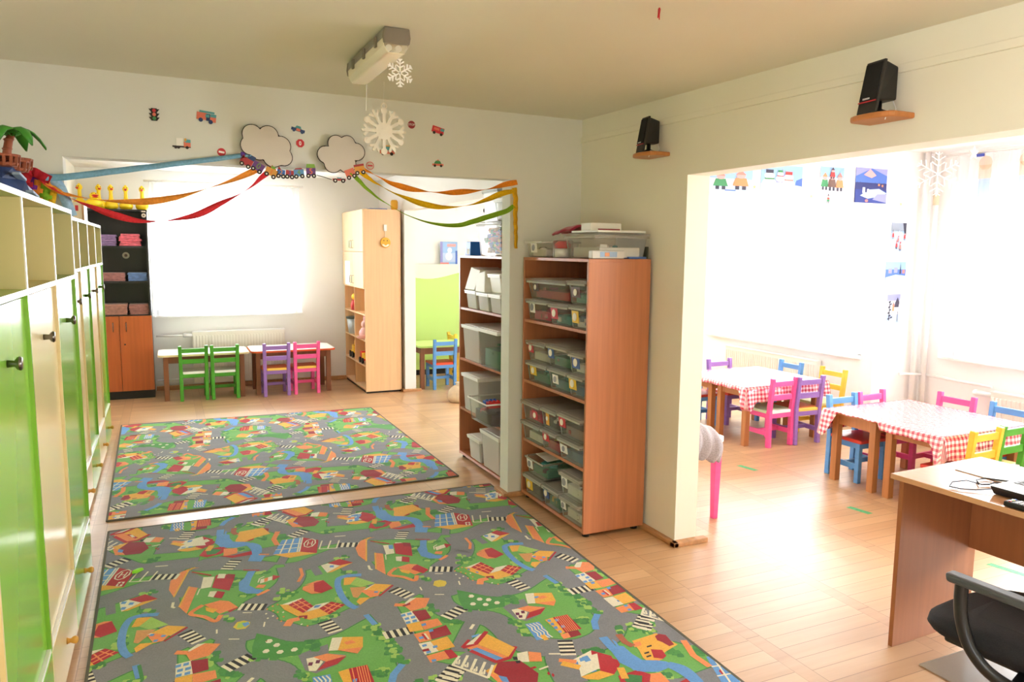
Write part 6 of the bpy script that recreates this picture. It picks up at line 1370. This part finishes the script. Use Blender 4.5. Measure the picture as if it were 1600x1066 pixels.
picture('wide blue picture of a snowy village, middle one on the bright pier', 'y', PYQ, 5.502, 5.742, 1.414, 1.58, [('sky', rc(0,1,.6,1)),('blue', rc(0,1,.25,.62)),('ice',[(0,0),(1,0),(1,.3),(.5,.36),(0,.22)])]+[('lil', rc(.12,.3,.42,.68)),('lil', rc(.4,.58,.45,.72)),('rose', rc(.82,.94,.42,.6)),('orange', rc(.16,.2,.46,.54)),('dark', [(.68,.4),(.76,.4),(.72,.98)]),('white',[(.3,.05),(.6,.3),(.7,.28),(.5,.02)])], 'blue')
picture('white picture of a dark leafless tree and a house, lowest one on the bright pier', 'y', PYQ, 5.544, 5.701, 1.06, 1.307, [('lil', rc(0,1,.78,1)),('ice', rc(0,1,0,.3)),('dark',[(.55,.55),(.9,.55),(.95,.72),(.8,.9),(.62,.72)]),('orange', rc(.42,.56,.42,.6)),('rose',[(.38,.6),(.6,.6),(.5,.74)]),('dark', rc(.82,.86,.05,.4))]+[('dark',[(u,v),(u+.16,v+.03),(u+.14,v+.08),(u-.02,v+.05)]) for u,v in ((.1,.12),(.16,.22),(.08,.32),(.18,.42),(.1,.52),(.2,.62),(.12,.7),(.28,.16))]+[('dark',[(.14,.1),(.2,.1),(.22,.75),(.17,.75)])], 'white')
picture('small violet picture on the outer wall beside the far window', 'x', 5.998, 7.09, 7.195, 1.905, 2.07, [('lil', rc(0,1,0,1)),('pink', rc(.1,.9,.5,.9)),('white','c',.5,.4,.2),('grey', rc(0,1,0,.2))], 'lil')
for lb, x, z in (('tiny gold star sticker between the first two beam pictures', 4.043, 2.138), ('tiny gold star sticker on the pier above the sledging picture', 5.629, 2.063), ('tiny gold star sticker under the animal picture, left of the night picture', 4.62, 2.09)):
    b = MB(); b.prism([(0.018*(1 if k%2 == 0 else 0.45)*math.sin(PI*k/5), 0.018*(1 if k%2 == 0 else 0.45)*math.cos(PI*k/5)) for k in range(10)], -0.001, 0, 'y'); tag(b.build('star_sticker', mat('gold_paper', (246, 222, 150), 0.5), None, 0, (x, PYQ, z)), lb, 'sticker', 'gold star stickers')
b = MB(); b.box(5.85,5.875,3.96,4.02,2.415,2.437); tag(b.build('curtain_clip', mat('clip_blue', (76, 96, 190), 0.5), None, 0.004), 'small blue clip on the curtain rail in the side room', 'clip')

# green play wall unit in the room behind the white pillar
t = thing('play_divider', 'light green panel with wavy cream top behind the pale green table', 'panel', (2.70, 9.44, 0)); PGR = mat('lime_panel', (190, 226, 124), 0.4); 
b = MB(); b.box(0, 1.3, 0, 0.03, 0.07, 1.42); b.build('panel', PGR, t)
b = MB(); pts = [(0,1.455),(1.3,1.455)]+[(1.3-1.3*k/30, 1.315-0.05*math.sin(1.3*(30-k)/30*5.0-0.4)) for k in range(31)]; b.prism(pts[::-1], -0.018, 0.0, 'y'); b.build('wavy_crest', mat('cream_crest', (250, 238, 206), 0.4), t, 0.002)
b = MB(); b.box(0, 1.3, 0.005, 0.03, 0, 0.07); b.build('plinth', BLACK, t)
picture('pale blue winter poster standing on the cream crest in the room behind the pillar', 'y', 9.44, 3.27, 3.51, 1.457, 1.75, [('sky', rc(0,1,.5,1)),('ice', rc(.1,.9,.1,.5)),('white','c',.5,.35,.2,.18),('white','c',.55,.62,.13,.12),('lil', rc(0,.14,0,1)),('pink', rc(.4,.9,.78,.9)),('blue', rc(.88,1,0,.6)),('rose', rc(0,.5,0,.07))], 'sky')
